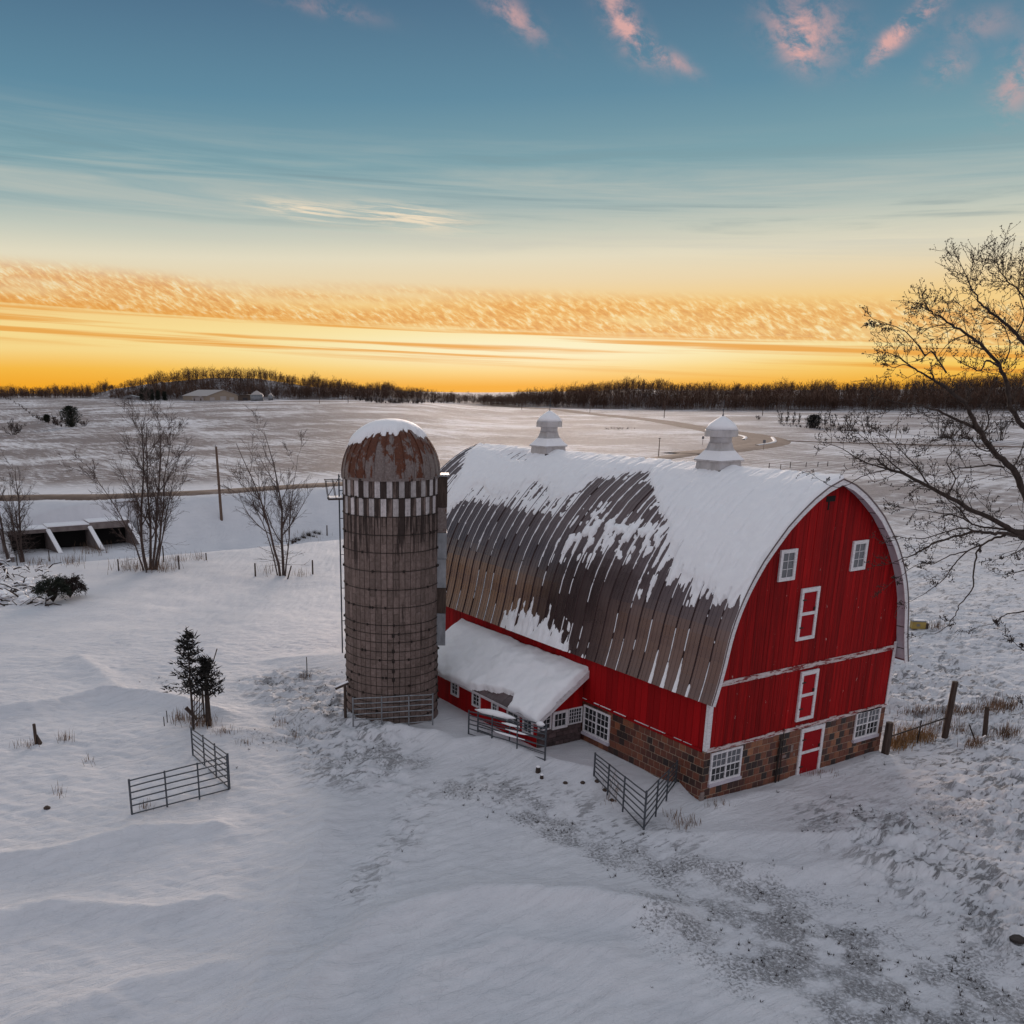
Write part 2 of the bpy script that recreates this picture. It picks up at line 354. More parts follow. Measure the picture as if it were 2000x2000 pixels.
def mat_ground():
    m_, t, b = new_mat('snow_ground'); v, _ = coords(t, 'Object', False)
    at = t.node('ShaderNodeAttribute', attribute_name='stubble'); st = at.outputs['Fac']
    fl = t.node('ShaderNodeAttribute', attribute_name='field').outputs['Fac']
    n1 = t.noise(t.scale(v, (1, 1, 0)), .35, 5, .6)
    snow = t.ramp(n1, [(.3, (.64, .65, .69)), (.7, (.73, .73, .76))])
    # tufts and bare soil in the near ground
    n2 = t.noise(t.scale(v, (1, 1, 0)), 10.0, 6, .75, .3)
    n3 = t.noise(t.scale(v, (1, 1, 0)), .8, 3, .6)
    th = t.add(n2, t.add(t.mul(st, .20), t.mul(t.m('SUBTRACT', n3, .5), .18)))
    near = t.mul(t.mul(t.ss(th, .62, .82), t.mul(t.ss(n3, .36, .58), .85)), t.ss(st, .02, .5))
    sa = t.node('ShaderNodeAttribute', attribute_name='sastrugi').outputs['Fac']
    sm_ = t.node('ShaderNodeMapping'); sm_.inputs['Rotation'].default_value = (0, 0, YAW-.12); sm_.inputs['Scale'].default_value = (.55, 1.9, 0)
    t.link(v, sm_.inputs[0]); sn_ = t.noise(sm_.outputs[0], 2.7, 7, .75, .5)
    lee = t.mul(t.ss(t.add(sn_, t.mul(t.m('SUBTRACT', n3, .5), .45)), .525, .63), sa)  # lee patches: bare ground, plus shade of the ridges darkened into the colour
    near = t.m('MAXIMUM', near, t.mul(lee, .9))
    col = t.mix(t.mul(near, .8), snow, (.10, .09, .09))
    # far fields: corn rows showing through thin snow
    wv = t.node('ShaderNodeTexWave'); wv.inputs['Scale'].default_value = .16; wv.inputs['Distortion'].default_value = 9.0
    wv.inputs['Detail'].default_value = 3.0; wv.inputs['Detail Scale'].default_value = .25
    rot = t.node('ShaderNodeMapping'); rot.inputs['Rotation'].default_value = (0, 0, YAW+.25); rot.inputs['Scale'].default_value = (.25, 1.0, 0)
    t.link(v, rot.inputs[0]); t.link(rot.outputs[0], wv.inputs['Vector'])
    n4 = t.noise(rot.outputs[0], .07, 6, .62, .5)
    n5 = t.noise(rot.outputs[0], .55, 7, .75, .3)
    n6 = t.noise(t.scale(v, (1, 1, 0)), 1.4, 6, .78); n7 = t.noise(t.scale(v, (1, 1, 0)), .022, 4, .6)
    rw = t.node('ShaderNodeMapping'); rw.inputs['Rotation'].default_value = (0, 0, YAW+.55); rw.inputs['Scale'].default_value = (1.0, .13, 0)
    t.link(v, rw.inputs[0]); n8 = t.noise(rw.outputs[0], .55, 6, .72, .6)
    rows = t.add(t.mul(t.m('SUBTRACT', n8, .5), .75), t.add(t.mul(wv.outputs['Fac'], .09), t.add(t.mul(n4, .28), t.add(t.mul(n5, .20), t.add(t.mul(n6, .58), t.mul(n7, .95))))))
    ff = t.m('MULTIPLY', t.ss(rows, .90, 1.10), fl, clamp=True)
    col = t.mix(t.mul(ff, .88), col, t.ramp(n6, [(.35, (.085, .066, .064)), (.65, (.23, .185, .175))]))
    t.link(col, b.inputs['Base Color']); b.inputs['Roughness'].default_value = .7
    b.inputs['Specular IOR Level'].default_value = .08
    # wind ripples
    rp = t.node('ShaderNodeMapping'); rp.inputs['Rotation'].default_value = (0, 0, YAW-.35); rp.inputs['Scale'].default_value = (.45, 1.5, 0)
    t.link(v, rp.inputs[0])
    r1 = t.noise(rp.outputs[0], 1.6, 6, .62, 1.2); r2 = t.noise(t.scale(v, (1, 1, 0)), 14.0, 3, .6)
    wr = t.node('ShaderNodeTexWave'); wr.wave_profile = 'SAW'; wr.inputs['Scale'].default_value = 1.1; wr.inputs['Distortion'].default_value = 7.0; wr.inputs['Detail'].default_value = 3; wr.inputs['Detail Scale'].default_value = .6
    t.link(rp.outputs[0], wr.inputs['Vector'])
    wm = t.ss(t.noise(t.scale(v, (1, 1, 0)), .16, 2, .5), .45, .62)
    r3m = t.node('ShaderNodeMapping'); r3m.inputs['Rotation'].default_value = (0, 0, YAW-.5); r3m.inputs['Scale'].default_value = (.22, 2.6, 0)
    t.link(v, r3m.inputs[0]); r3 = t.noise(r3m.outputs[0], 1.9, 5, .6, 1.6)
    r1 = t.add(r1, t.mul(r3, .38))
    h = t.add(t.mul(r1, .62), t.add(t.mul(r2, .05), t.mul(t.mul(wr.outputs['Fac'], wm), .22)))
    h = t.m('SUBTRACT', h, t.mul(near, .15))
    bump(t, b, h, .9, .22)
    return m_
def mat_snow(name):
    m_, t, b = new_mat(name); v, _ = coords(t, 'Object', False)
    n = t.noise(v, 3.0, 5, .6); n2 = t.noise(v, 22.0, 3, .6)
    t.link(t.ramp(n, [(.3, (.87, .87, .90)), (.7, (.92, .92, .94))]), b.inputs['Base Color'])
    b.inputs['Roughness'].default_value = .55; b.inputs['Specular IOR Level'].default_value = .25
    bump(t, b, t.add(n, t.mul(n2, .15)), .5, .05)
    return m_
def mat_board(name, lo, hi, worn=0.0):
    m_, t, b = new_mat(name); v, rnd = coords(t)
    g = t.noise(t.scale(v, (9, 9, .35)), 1.0, 5, .65); f = t.noise(t.scale(v, (40, 40, 1.1)), 1.0, 3, .6)
    c = t.ramp(t.add(t.mul(g, .65), t.mul(f, .35)), [(.30, lo), (.66, hi)])
    c = t.mix(1.0, c, t.ramp(rnd, [(0, (.72, .72, .72)), (1, (1.12, 1.05, 1.0))]), 'MULTIPLY')
    if worn:
        w = t.noise(t.scale(v, (5, 5, 2.2)), 1.0, 6, .75)
        c = t.mix(t.ss(w, .682-worn*.03, .70-worn*.03), c, (.52, .36, .33))
    t.link(c, b.inputs['Base Color']); b.inputs['Roughness'].default_value = .75; b.inputs['Specular IOR Level'].default_value = .15
    bump(t, b, f, .35, .012)
    return m_
def mat_peel():
    m_, t, b = new_mat('peeling_white_paint'); v, _ = coords(t)
    n = t.noise(t.scale(v, (1.3, 1.3, 7)), 1.6, 7, .72)
    t.link(t.ramp(n, [(.0, (.16, .012, .012)), (.45, (.20, .02, .02)), (.475, (.50, .40, .39)), (.6, (.62, .55, .55)), (1, (.68, .62, .62))]), b.inputs['Base Color'])
    b.inputs['Roughness'].default_value = .8; bump(t, b, n, .5, .01)
    return m_
def mat_roof():
    m_, t, b = new_mat('brown_roof_metal'); v, rnd = coords(t)
    n = t.noise(v, 60.0, 3, .6); n2 = t.noise(v, .6, 3, .5)
    c = t.ramp(n2, [(.3, (.125, .092, .094)), (.7, (.18, .135, .135))])
    c = t.mix(1.0, c, t.ramp(rnd, [(0, (.95, .95, .95)), (1, (1.04, 1.03, 1.03))]), 'MULTIPLY')
    t.link(c, b.inputs['Base Color']); b.inputs['Metallic'].default_value = .75
    t.link(t.ramp(n2, [(.3, .22), (.7, .32)]), b.inputs['Roughness'])
    bump(t, b, n, .06, .01)
    return m_
def mat_tile(name='glazed_clay_tile', island=False):
    m_, t, b = new_mat(name); v, rnd = coords(t, 'Object')
    if island: rnd = t.node('ShaderNodeNewGeometry').outputs['Random Per Island']
    c = t.ramp(rnd, [(0, (.018, .010, .009)), (.14, (.035, .017, .013)), (.28, (.075, .024, .016)), (.5, (.135, .040, .022)), (.75, (.18, .056, .028)), (.93, (.24, .085, .04)), (1, (.34, .14, .065))])
    n = t.noise(t.scale(v, (6, 6, 14)), 1.0, 5, .65)
    c = t.mix(1.0, c, t.ramp(n, [(.25, (.62, .62, .62)), (.7, (1.15, 1.12, 1.1))]), 'MULTIPLY')
    t.link(c, b.inputs['Base Color']); b.inputs['Roughness'].default_value = .42; bump(t, b, n, .3, .01)
    return m_
def mat_stave(name, cols, stain=.85, island=False):
    m_, t, b = new_mat(name); v, rnd = coords(t, 'Object')
    if island: rnd = t.node('ShaderNodeNewGeometry').outputs['Random Per Island']
    tcw = t.node('ShaderNodeNewGeometry'); w = tcw.outputs['Position']
    n = t.noise(v, 7.0, 6, .7); run = t.noise(t.scale(w, (5.5, 5.5, .32)), 1.0, 5, .7)
    c = t.ramp(n, cols); c = t.mix(1.0, c, t.ramp(rnd, [(0, (.74, .73, .72)), (1, (1.14, 1.12, 1.12))]), 'MULTIPLY')
    sp = t.node('ShaderNodeSeparateXYZ'); t.link(w, sp.inputs[0])
    up = t.ss(sp.outputs[2], 6.3, 9.6)
    c = t.mix(t.mul(t.ss(t.add(run, t.mul(up, .16)), .585, .70), stain), c, (.028, .02, .018))
    t.link(c, b.inputs['Base Color']); b.inputs['Roughness'].default_value = .85; b.inputs['Specular IOR Level'].default_value = .15
    bump(t, b, n, .5, .015)
    return m_
def mat_dome():
    m_, t, b = new_mat('rusty_galvanised_dome'); v, rnd = coords(t, 'Object')
    tcw = t.node('ShaderNodeNewGeometry'); w = tcw.outputs['Position']; sp = t.node('ShaderNodeSeparateXYZ'); t.link(w, sp.inputs[0])
    n = t.noise(t.scale(w, (2.2, 2.2, 1.1)), 1.0, 7, .72); f = t.noise(w, 12.0, 5, .7)
    h = t.ss(sp.outputs[2], 11.3, 12.9)
    r = t.add(n, t.add(t.mul(h, .12), t.mul(t.m('SUBTRACT', rnd, .5), .14)))
    rust = t.ramp(f, [(.3, (.06, .016, .007)), (.7, (.145, .042, .015))])
    grey = t.ramp(f, [(.3, (.115, .085, .075)), (.55, (.20, .16, .15)), (.75, (.27, .23, .23))])
    c = t.mix(t.ss(r, .53, .57), grey, rust)
    t.link(c, b.inputs['Base Color']); b.inputs['Roughness'].default_value = .6; b.inputs['Metallic'].default_value = .25
    bump(t, b, f, .25, .01)
    return m_
def mat_plain(name, c, rough=.6, metal=0.0, spec=.4):
    m_, t, b = new_mat(name); v, _ = coords(t)
    n = t.noise(v, 6.0, 4, .6)
    t.link(t.mix(1.0, c, t.ramp(n, [(.3, (.82, .82, .82)), (.7, (1.1, 1.1, 1.1))]), 'MULTIPLY'), b.inputs['Base Color'])
    b.inputs['Roughness'].default_value = rough; b.inputs['Metallic'].default_value = metal; b.inputs['Specular IOR Level'].default_value = spec
    return m_
mat_ground(); mat_snow('snow')
mat_board('red_weathered_boards', (.10, .002, .003), (.44, .006, .008), .35)
mat_board('red_painted_boards', (.26, .003, .005), (.40, .005, .008))
mat_board('red_door_paint', (.30, .004, .010), (.42, .007, .014), .3)
mat_peel(); mat_roof(); mat_tile(); mat_tile('glazed_clay_tile_joined', True); mat_dome()
mat_stave('concrete_stave', [(.3, (.135, .10, .085)), (.55, (.205, .155, .138)), (.75, (.26, .21, .19))])
mat_stave('concrete_stave_joined', [(.3, (.135, .10, .085)), (.55, (.205, .155, .138)), (.75, (.26, .21, .19))], .85, True)
mat_stave('white_stave_paint', [(.3, (.40, .37, .37)), (.5, (.60, .56, .56)), (.75, (.70, .66, .66))], .22)
M('white_trim', [(.25, (.50, .47, .49)), (.5, (.72, .70, .72)), (.8, (.80, .78, .80))], 6.0, (1, 1, 3), rough=.65, bmp=.2, bd=.01)
M('soffit_paint', [(.3, (.44, .40, .46)), (.7, (.56, .52, .57))], 3.0, rough=.7)
M('mortar', [(.3, (.27, .20, .145)), (.7, (.42, .32, .24))], 8.0, rough=.9, bmp=.3)
M('plinth_concrete', [(.3, (.17, .13, .12)), (.7, (.30, .24, .22))], 5.0, rough=.9, bmp=.3)
M('purple_grey_tile', [(.3, (.065, .045, .045)), (.7, (.14, .10, .10))], 6.0, rough=.7, per=[(0, (.6, .6, .6)), (1, (1.15, 1.1, 1.1))], bmp=.2)
M('galvanised_steel', [(.3, (.060, .068, .08)), (.7, (.115, .125, .14))], 9.0, rough=.5, metal=.5)
M('old_white_metal', [(.25, (.33, .31, .31)), (.5, (.47, .45, .45)), (.75, (.58, .56, .57))], 3.0, (1, 1, .4), rough=.5, metal=.2, bmp=.1)
M('grey_sheet_metal', [(.3, (.17, .18, .19)), (.7, (.33, .34, .36))], 3.0, (1, 1, .5), rough=.5, metal=.5)
M('dark_hoop_steel', [(.3, (.022, .018, .016)), (.7, (.055, .04, .034))], 9.0, rough=.7, metal=.3)
M('weathered_wood', [(.3, (.035, .024, .02)), (.7, (.095, .068, .055))], 3.0, (6, 6, .6), rough=.9, bmp=.4)
M('utility_pole_wood', [(.3, (.085, .055, .042)), (.7, (.17, .115, .085))], 3.0, (6, 6, .4), rough=.9)
M('bark', [(.3, (.026, .019, .016)), (.7, (.07, .050, .042))], 4.0, (4, 4, 1), rough=.95, bmp=.5)
M('young_bark', [(.3, (.05, .035, .031)), (.7, (.11, .078, .068))], 4.0, (4, 4, 1), rough=.95)
M('woodland_twig', [(.3, (.075, .042, .030)), (.7, (.14, .080, .055))], .05, rough=.95)
M('bud_brown', [(.3, (.016, .010, .009)), (.7, (.04, .025, .022))], 4.0, rough=.9)
M('cedar_needles', [(.3, (.008, .009, .008)), (.7, (.026, .022, .020))], 3.0, rough=.9)
M('pine_needles', [(.3, (.010, .014, .010)), (.7, (.030, .036, .024))], 3.0, rough=.9)
M('dry_grass', [(.3, (.10, .065, .045)), (.7, (.27, .17, .11))], 2.0, rough=.95)
M('golden_grass', [(.3, (.17, .095, .045)), (.7, (.38, .23, .11))], 2.0, rough=.95)
M('dark_stubble', [(.3, (.030, .026, .026)), (.7, (.085, .07, .066))], 2.0, rough=.95)
M('concrete', [(.3, (.13, .105, .10)), (.7, (.24, .20, .19))], 1.2, rough=.9, bmp=.3)
M('road_gravel', [(.25, (.075, .048, .036)), (.5, (.125, .085, .065)), (.68, (.20, .155, .135)), (.8, (.52, .50, .50))], .35, (1, 1, 1), 8, rough=.85)
M('road_shoulder_snow', [(.3, (.62, .60, .60)), (.7, (.80, .79, .80))], .5, rough=.7)
M('yellow_plastic', [(.3, (.30, .21, .055)), (.7, (.42, .31, .09))], 3.0, rough=.5)
M('emblem_grey', [(.3, (.13, .12, .11)), (.7, (.24, .22, .18))], 20.0, rough=.6)
mat_plain('hole_black', (.006, .005, .005), .9)
mat_plain('window_dark', (.020, .022, .025), .14, 0, .6)
mat_plain('window_grey', (.13, .135, .15), .16, 0, .6)
mat_plain('farm_tan_wall', (.33, .27, .21), .7)
mat_plain('farm_roof', (.42, .38, .36), .6)
mat_plain('farm_dark_wall', (.10, .075, .06), .8)
mat_plain('far_window', (.03, .03, .035), .3)
mat_plain('sign_grey', (.20, .20, .21), .5, .4)

# ------------------------------------------------------------------ builders
OFF = {}
def link(o, parent=None, loc=None):
    COL.objects.link(o)
    if parent is not None: o.parent = parent
    return o
def tag(o, label=None, cat=None, group=None, kind=None):
    if label: o['label'] = label
    if cat: o['category'] = cat
    if group: o['group'] = group
    if kind: o['kind'] = kind
    return o
def thing(name, loc, label, cat, group=None):
    o = bpy.data.objects.new(name, None); o.empty_display_size = .3; COL.objects.link(o); o.location = loc
    OFF[o.name] = Vector(loc); return tag(o, label, cat, group)
class MB:
    def __init__(s): s.v = []; s.f = []
    def add(s, vs, fs):
        n = len(s.v); s.v.extend([tuple(v) for v in vs]); s.f.extend([tuple(i+n for i in f) for f in fs]); return s
    def box(s, lo, hi):
        a, b, c = lo; d, e, f = hi
        return s.add([(a, b, c), (d, b, c), (d, e, c), (a, e, c), (a, b, f), (d, b, f), (d, e, f), (a, e, f)],
                     [(0, 3, 2, 1), (4, 5, 6, 7), (0, 1, 5, 4), (1, 2, 6, 5), (2, 3, 7, 6), (3, 0, 4, 7)])
    def fbox(s, fr, a0, a1, b0, b1, n0, n1):
        """box in a frame (origin, along, up, normal)"""
        o, ax, up, nr = fr
        P = [o+ax*a+up*b+nr*n for n in (n0, n1) for (a, b) in ((a0, b0), (a1, b0), (a1, b1), (a0, b1))]
        return s.add(P, [(0, 3, 2, 1), (4, 5, 6, 7), (0, 1, 5, 4), (1, 2, 6, 5), (2, 3, 7, 6), (3, 0, 4, 7)])
    def tube(s, pts, rads, n=6, cap=True):
        pts = [Vector(p) for p in pts]
        if not hasattr(rads, '__len__'): rads = [rads]*len(pts)
        base = len(s.v); prev = None
        for i, p in enumerate(pts):
            t = (pts[min(i+1, len(pts)-1)]-pts[max(i-1, 0)])
            if t.length < 1e-9: t = Vector((0, 0, 1))
            t.normalize()
            a = Vector((1, 0, 0)) if abs(t.x) < .8 else Vector((0, 1, 0))
            if prev is not None: a = prev
            b = t.cross(a)
            if b.length < 1e-6: b = t.cross(Vector((0, 1, 0)))
            b.normalize(); a = b.cross(t); prev = a
            for k in range(n):
                w = 2*math.pi*k/n; q = p+a*(math.cos(w)*rads[i])+b*(math.sin(w)*rads[i]); s.v.append((q.x, q.y, q.z))
        for i in range(len(pts)-1):
            for k in range(n):
                s.f.append((base+i*n+k, base+i*n+(k+1) % n, base+(i+1)*n+(k+1) % n, base+(i+1)*n+k))
        if cap and n > 2:
            s.f.append(tuple(base+k for k in range(n-1, -1, -1))); e = base+(len(pts)-1)*n; s.f.append(tuple(e+k for k in range(n)))
        return s
    def lathe(s, c, prof, n=24, a0=0.0, sq=False):
        base = len(s.v)
        for r, z in prof:
            for k in range(n):
                w = a0+2*math.pi*k/n; s.v.append((c[0]+r*math.cos(w), c[1]+r*math.sin(w), c[2]+z))
        for i in range(len(prof)-1):
            for k in range(n):
                s.f.append((base+i*n+k, base+i*n+(k+1) % n, base+(i+1)*n+(k+1) % n, base+(i+1)*n+k))
        s.f.append(tuple(base+k for k in range(n-1, -1, -1))); e = base+(len(prof)-1)*n; s.f.append(tuple(e+k for k in range(n)))
        return s
    def prism(s, poly, axis_vec, origin=Vector((0, 0, 0))):
        """poly: list of Vectors, extruded by axis_vec"""
        n = len(poly); P = [Vector(p) for p in poly]; Q = [p+axis_vec for p in P]
        return s.add(P+Q, [tuple(range(n-1, -1, -1)), tuple(range(n, 2*n))]+[(i, (i+1) % n, n+(i+1) % n, n+i) for i in range(n)])
    def mesh(s, name, off=Vector((0, 0, 0)), smooth=False):
        me = bpy.data.meshes.new(name)
        vs = s.v if off.length == 0 else [(x-off.x, y-off.y, z-off.z) for x, y, z in s.v]
        me.from_pydata(vs, [], s.f)
        if smooth: me.polygons.foreach_set('use_smooth', [True]*len(me.polygons))
        return me
    def build(s, name, mat, parent=None, smooth=False, origin=None):
        """one mesh object; vertices are world coordinates"""
        poff = OFF[parent.name] if parent is not None else Vector((0, 0, 0))
        if parent is None and origin is None:
            xs = [v[0] for v in s.v]; ys = [v[1] for v in s.v]; zs = [v[2] for v in s.v]
            origin = Vector(((min(xs)+max(xs))/2, (min(ys)+max(ys))/2, min(zs)))
        o0 = poff if origin is None else Vector(origin)
        o = bpy.data.objects.new(name, s.mesh(name, o0, smooth)); o.data.materials.append(MATS[mat]); link(o, parent)
        o.location = o0-poff; OFF[o.name] = o0
        return o
def fixn(o):
    import bmesh
    b = bmesh.new(); b.from_mesh(o.data); bmesh.ops.recalc_face_normals(b, faces=b.faces); b.to_mesh(o.data); b.free(); return o
def inst(me_obj, name, parent, loc, rot=None, scale=None, mat=None):
    """cheap copy sharing mesh data; loc in world"""
    o = bpy.data.objects.new(name, me_obj); link(o, parent); o.location = Vector(loc)-OFF[parent.name]
    if rot is not None: o.rotation_euler = rot
    if scale is not None: o.scale = scale
    OFF[o.name] = Vector(loc); return o
def copy_tree(o, parent=None):
    c = o.copy(); COL.objects.link(c)
    if parent is not None: c.parent = parent
    for ch in list(o.children): copy_tree(ch, c)
    return c
def umesh(mb, name, mat, smooth=False):
    me = mb.mesh(name, smooth=smooth); me.materials.append(MATS[mat]); return me
V = Vector
ZU = V((0, 0, 1))

# ------------------------------------------------------------------ ground
def graded(lo, hi, step, out_lo, out_hi, grow):
    a = list(np.arange(lo, hi, step)); h = step; x = a[-1]
    while x < out_hi: h *= grow; x += h; a.append(x)
    h = step; x = lo; pre = []
    while x > out_lo: h *= grow; x -= h; pre.append(x)
    return np.array(pre[::-1]+a)
def build_ground():
    sa = graded(-19, 27, .128, -2600, 3200, 1.035); da = graded(15.5, 56, .132, -500, 4500, 1.028)
    sa = np.unique(np.concatenate([sa, np.arange(-55, -33, .45)])); da = np.unique(np.concatenate([da, np.arange(111, 131, .4)]))
    S, D = np.meshgrid(sa, da); X, Y = to_xy(S, D); Z = terrain(X, Y)
    ny, nx = S.shape
    Z = np.where(D > 1400, Z-(D-1400)*.004, Z)
    co = np.stack([X, Y, Z], -1).reshape(-1, 3)
    i = np.arange(ny*nx).reshape(ny, nx)
    q = np.stack([i[:-1, :-1], i[:-1, 1:], i[1:, 1:], i[1:, :-1]], -1).reshape(-1, 4)
    me = bpy.data.meshes.new('snowy_ground'); me.vertices.add(len(co)); me.vertices.foreach_set('co', co.astype(np.float32).ravel())
    me.loops.add(q.size); me.loops.foreach_set('vertex_index', q.astype(np.int32).ravel())
    me.polygons.add(len(q)); me.polygons.foreach_set('loop_start', np.arange(0, q.size, 4, dtype=np.int32)); me.polygons.foreach_set('loop_total', np.full(len(q), 4, np.int32))
    me.polygons.foreach_set('use_smooth', np.ones(len(q), bool)); me.update(calc_edges=True)
    st = np.zeros(X.shape)
    for pts, w, k in STUB: st = np.maximum(st, k*(1-sstep(w*.3, w*1.25, pdist(X, Y, pts))))
    pxl = PPX+FPX*S/np.maximum(D, 20)
    rightf = sstep(62, 90, D)*sstep(1100, 1350, pxl)
    st = np.maximum(st, .35*rightf*(1-sstep(230, 300, D)))
    dr = np.interp(S, _rs, _rd)
    fieldm = sstep(6, 26, D-dr)
    fieldm = np.maximum(fieldm*(1-.1*sstep(1000, 1300, pxl)), .85*sstep(70, 120, D)*sstep(6, 25, S))
    hd = np.interp(pxl, WOOD_X, WOOD_D); fieldm = fieldm+1.2*sstep(hd-6, hd+6, D)  # brown woods floor: litter, plus the dark between dense trunks painted in
    sam = np.zeros(X.shape)
    for pts, w, k in SAST: sam = np.maximum(sam, k*(1-sstep(w*.3, w*1.3, pdist(X, Y, pts))))
    sam = np.maximum(sam, .55*sstep(40, 70, D)*sstep(10, 25, S)*(1-sstep(160, 260, D)))
    for nm, arr in (('stubble', st), ('field', fieldm), ('sastrugi', sam)):
        a = me.attributes.new(nm, 'FLOAT', 'POINT'); a.data.foreach_set('value', arr.astype(np.float32).ravel())
    me.materials.append(MATS['snow_ground'])
    o = bpy.data.objects.new('snowy_ground', me); COL.objects.link(o); tag(o, 'rolling snow covered farmland with wind drifts and stubble', None, None, 'structure')
build_ground()

def strip(name, pts_sd, half, mat, dz, label, widths=None):
    pts = smooth_path(pts_sd, 10); mb = MB(); n = len(pts); NX = 5
    for i, p in enumerate(pts):
        a = np.array(pts[max(i-1, 0)]); b = np.array(pts[min(i+1, n-1)]); t_ = (b-a)/np.linalg.norm(b-a); nr = np.array([-t_[1], t_[0]])
        w = half if widths is None else float(np.interp(i/(n-1), *widths))
        row = []
        for k in range(NX):
            q = np.array(p)+nr*w*(2*k/(NX-1)-1); x, y = to_xy(q[0], q[1]); row.append((x, y))
        zs = terrain(np.array([r[0] for r in row]), np.array([r[1] for r in row]), True)
        zc = float(np.max(zs)); sh = [-.5, 0, .04, 0, -.5]
        for k, (x, y) in enumerate(row): mb.v.append((x, y, zc+dz+sh[k]))
    for i in range(n-1):
        for k in range(NX-1): mb.f.append((i*NX+k, i*NX+k+1, (i+1)*NX+k+1, (i+1)*NX+k))
    o = mb.build(name, mat, smooth=True); tag(o, label, None, None, 'structure'); return o
strip('road', ROAD_SD, 4.3, 'road_gravel', .14, 'brown country road curving past the barn', ([0, .56, .66, 1], [4.3, 4.3, 8.0, 9.0]))
strip('road', [(104, 281), (112, 262), (130, 248), (149, 236), (200, 214), (300, 176), (500, 105)], 2.3, 'road_gravel', .16, 'side road leaving the bend towards the right')
strip('road', [(66, 214), (88, 236), (104, 262), (112, 300), (113, 340)], 8.0, 'road_gravel', .20, 'wide bend where the side road joins', )
strip('path', [(99, 268), (106, 287), (109, 318)], .8, 'road_shoulder_snow', .36, 'snow ridge between wheel tracks on the bend')
strip('path', [(93, 242), (103, 256), (112, 280)], .8, 'road_shoulder_snow', .36, 'curved snow ridge on the near side of the bend')

# ------------------------------------------------------------------ barn
W_, L_ = 10.43, 22.76
HB = 2.15                                   # top of the block wall
PROF = [(-.37, 4.09), (-.19, 4.68), (0.0, 5.45), (.14, 6.22), (.30, 6.85), (.58, 7.57), (.95, 8.26), (1.46, 9.0), (1.94, 9.53), (2.6, 10.2), (3.2, 10.66), (3.75, 11.04), (4.45, 11.42), (5.215, 11.68)]
_P = np.array(PROF); ARC = np.concatenate([[0], np.cumsum(np.hypot(*np.diff(_P, axis=0).T))]); RA = float(ARC[-1])
def prof_at(a): return float(np.interp(a, ARC, _P[:, 0])), float(np.interp(a, ARC, _P[:, 1]))
def prof_n(a):
    x0, z0 = prof_at(max(a-.15, 0)); x1, z1 = prof_at(min(a+.15, RA)); t_ = V((x1-x0, z1-z0)); t_.normalize(); return -t_.y, t_.x
def roof_z(x):
    if x > W_/2: x = W_-x
    return float(np.interp(x, _P[:, 0], _P[:, 1]))
OG = .40
barn = thing('barn', (W_/2, L_/2, 0), 'big red gothic arch barn with brown clay block base and snowy metal roof', 'barn')
def body_poly(inset, zlo):
    pts = [V((inset, 0, zlo))]
    xs = np.linspace(inset, W_-inset, 41)
    for x in xs: pts.append(V((x, 0, roof_z(x)-.14)))
    pts.append(V((W_-inset, 0, zlo)))
    return pts
mb = MB(); mb.prism([p+V((0, .03, 0)) for p in body_poly(.03, HB)], V((0, L_-.06, 0)))
wall = fixn(mb.build('wall', 'red_painted_boards', barn))
# gable planks
bw = .205; nb = int(W_/bw); bw = W_/nb
for i in range(nb):
    x0, x1 = i*bw+.004, (i+1)*bw-.004
    mb = MB(); z0 = HB+.01
    th = random.uniform(.018, .03)
    xm = (x0+x1)/2
    top = [(x1, roof_z(x1)-.09), (xm, roof_z(xm)-.09), (x0, roof_z(x0)-.09)]
    mb.prism([V((x0, .03, z0)), V((x1, .03, z0))]+[V((a, .03, b)) for a, b in top], V((0, -.03-th, 0)))
    o = fixn(mb.build('plank', 'red_weathered_boards', wall, origin=V((x0, 0, z0))))
# planks of the long side towards the camera
bw = .33; ns = int(L_/bw)
pm = MB(); pm.box((-.022, .004, 0), (.03, bw-.004, 2.72)); side_me = umesh(pm, 'plank', 'red_painted_boards')
for i in range(ns): inst(side_me, 'plank', wall, (random.uniform(-.004, .004), i*L_/ns, HB+.01))
# trim
GF = (V((0, 0, 0)), V((1, 0, 0)), ZU, V((0, -1, 0)))          # gable frame
SF = (V((0, 0, 0)), V((0, 1, 0)), ZU, V((-1, 0, 0)))          # side frame
def trim(name, fr, a0, a1, b0, b1, n0, n1, mat, parent=barn):
    return MB().fbox(fr, a0, a1, b0, b1, n0, n1).build(name, mat, parent)
trim('belt_trim', GF, .12, W_-.12, 4.57, 4.76, .031, .065, 'peeling_white_paint')
mb = MB()
for k in range(26):
    a0 = .05+k*(W_-.1)/26; mb.fbox(GF, a0, a0+(W_-.1)/26-.005, HB-.05+random.uniform(-.015, .015), HB+.10+random.uniform(-.03, .02), .031, .07)
mb.build('sill_trim', 'peeling_white_paint', barn)
trim('corner_board', GF, -.035, .16, HB+.02, 4.45, .032, .062, 'white_trim')
trim('corner_board', SF, -.03, .07, HB+.02, 4.25, .024, .05, 'white_trim')
trim('corner_board', GF, W_-.13, W_+.03, HB+.02, 4.9, .032, .062, 'white_trim')
mb = MB(); y = 0.1
while y < L_-.3:
    l = random.uniform(.8, 2.2); mb.fbox(SF, y, min(y+l, L_-.05), HB-.04, HB+.05+random.uniform(-.01, .02), .024, .075); y += l+random.uniform(.01, .05)
mb.build('sill_trim', 'red_painted_boards', barn)
mb = MB(); y = 0.6
while y < 6.6:
    l = random.uniform(.3, .9); mb.fbox(SF, y, y+l, HB+.052, HB+.075, .03, .075); y += l+random.uniform(.02, .5)
tag(mb.build('sill_snow', 'snow', barn), kind='stuff')
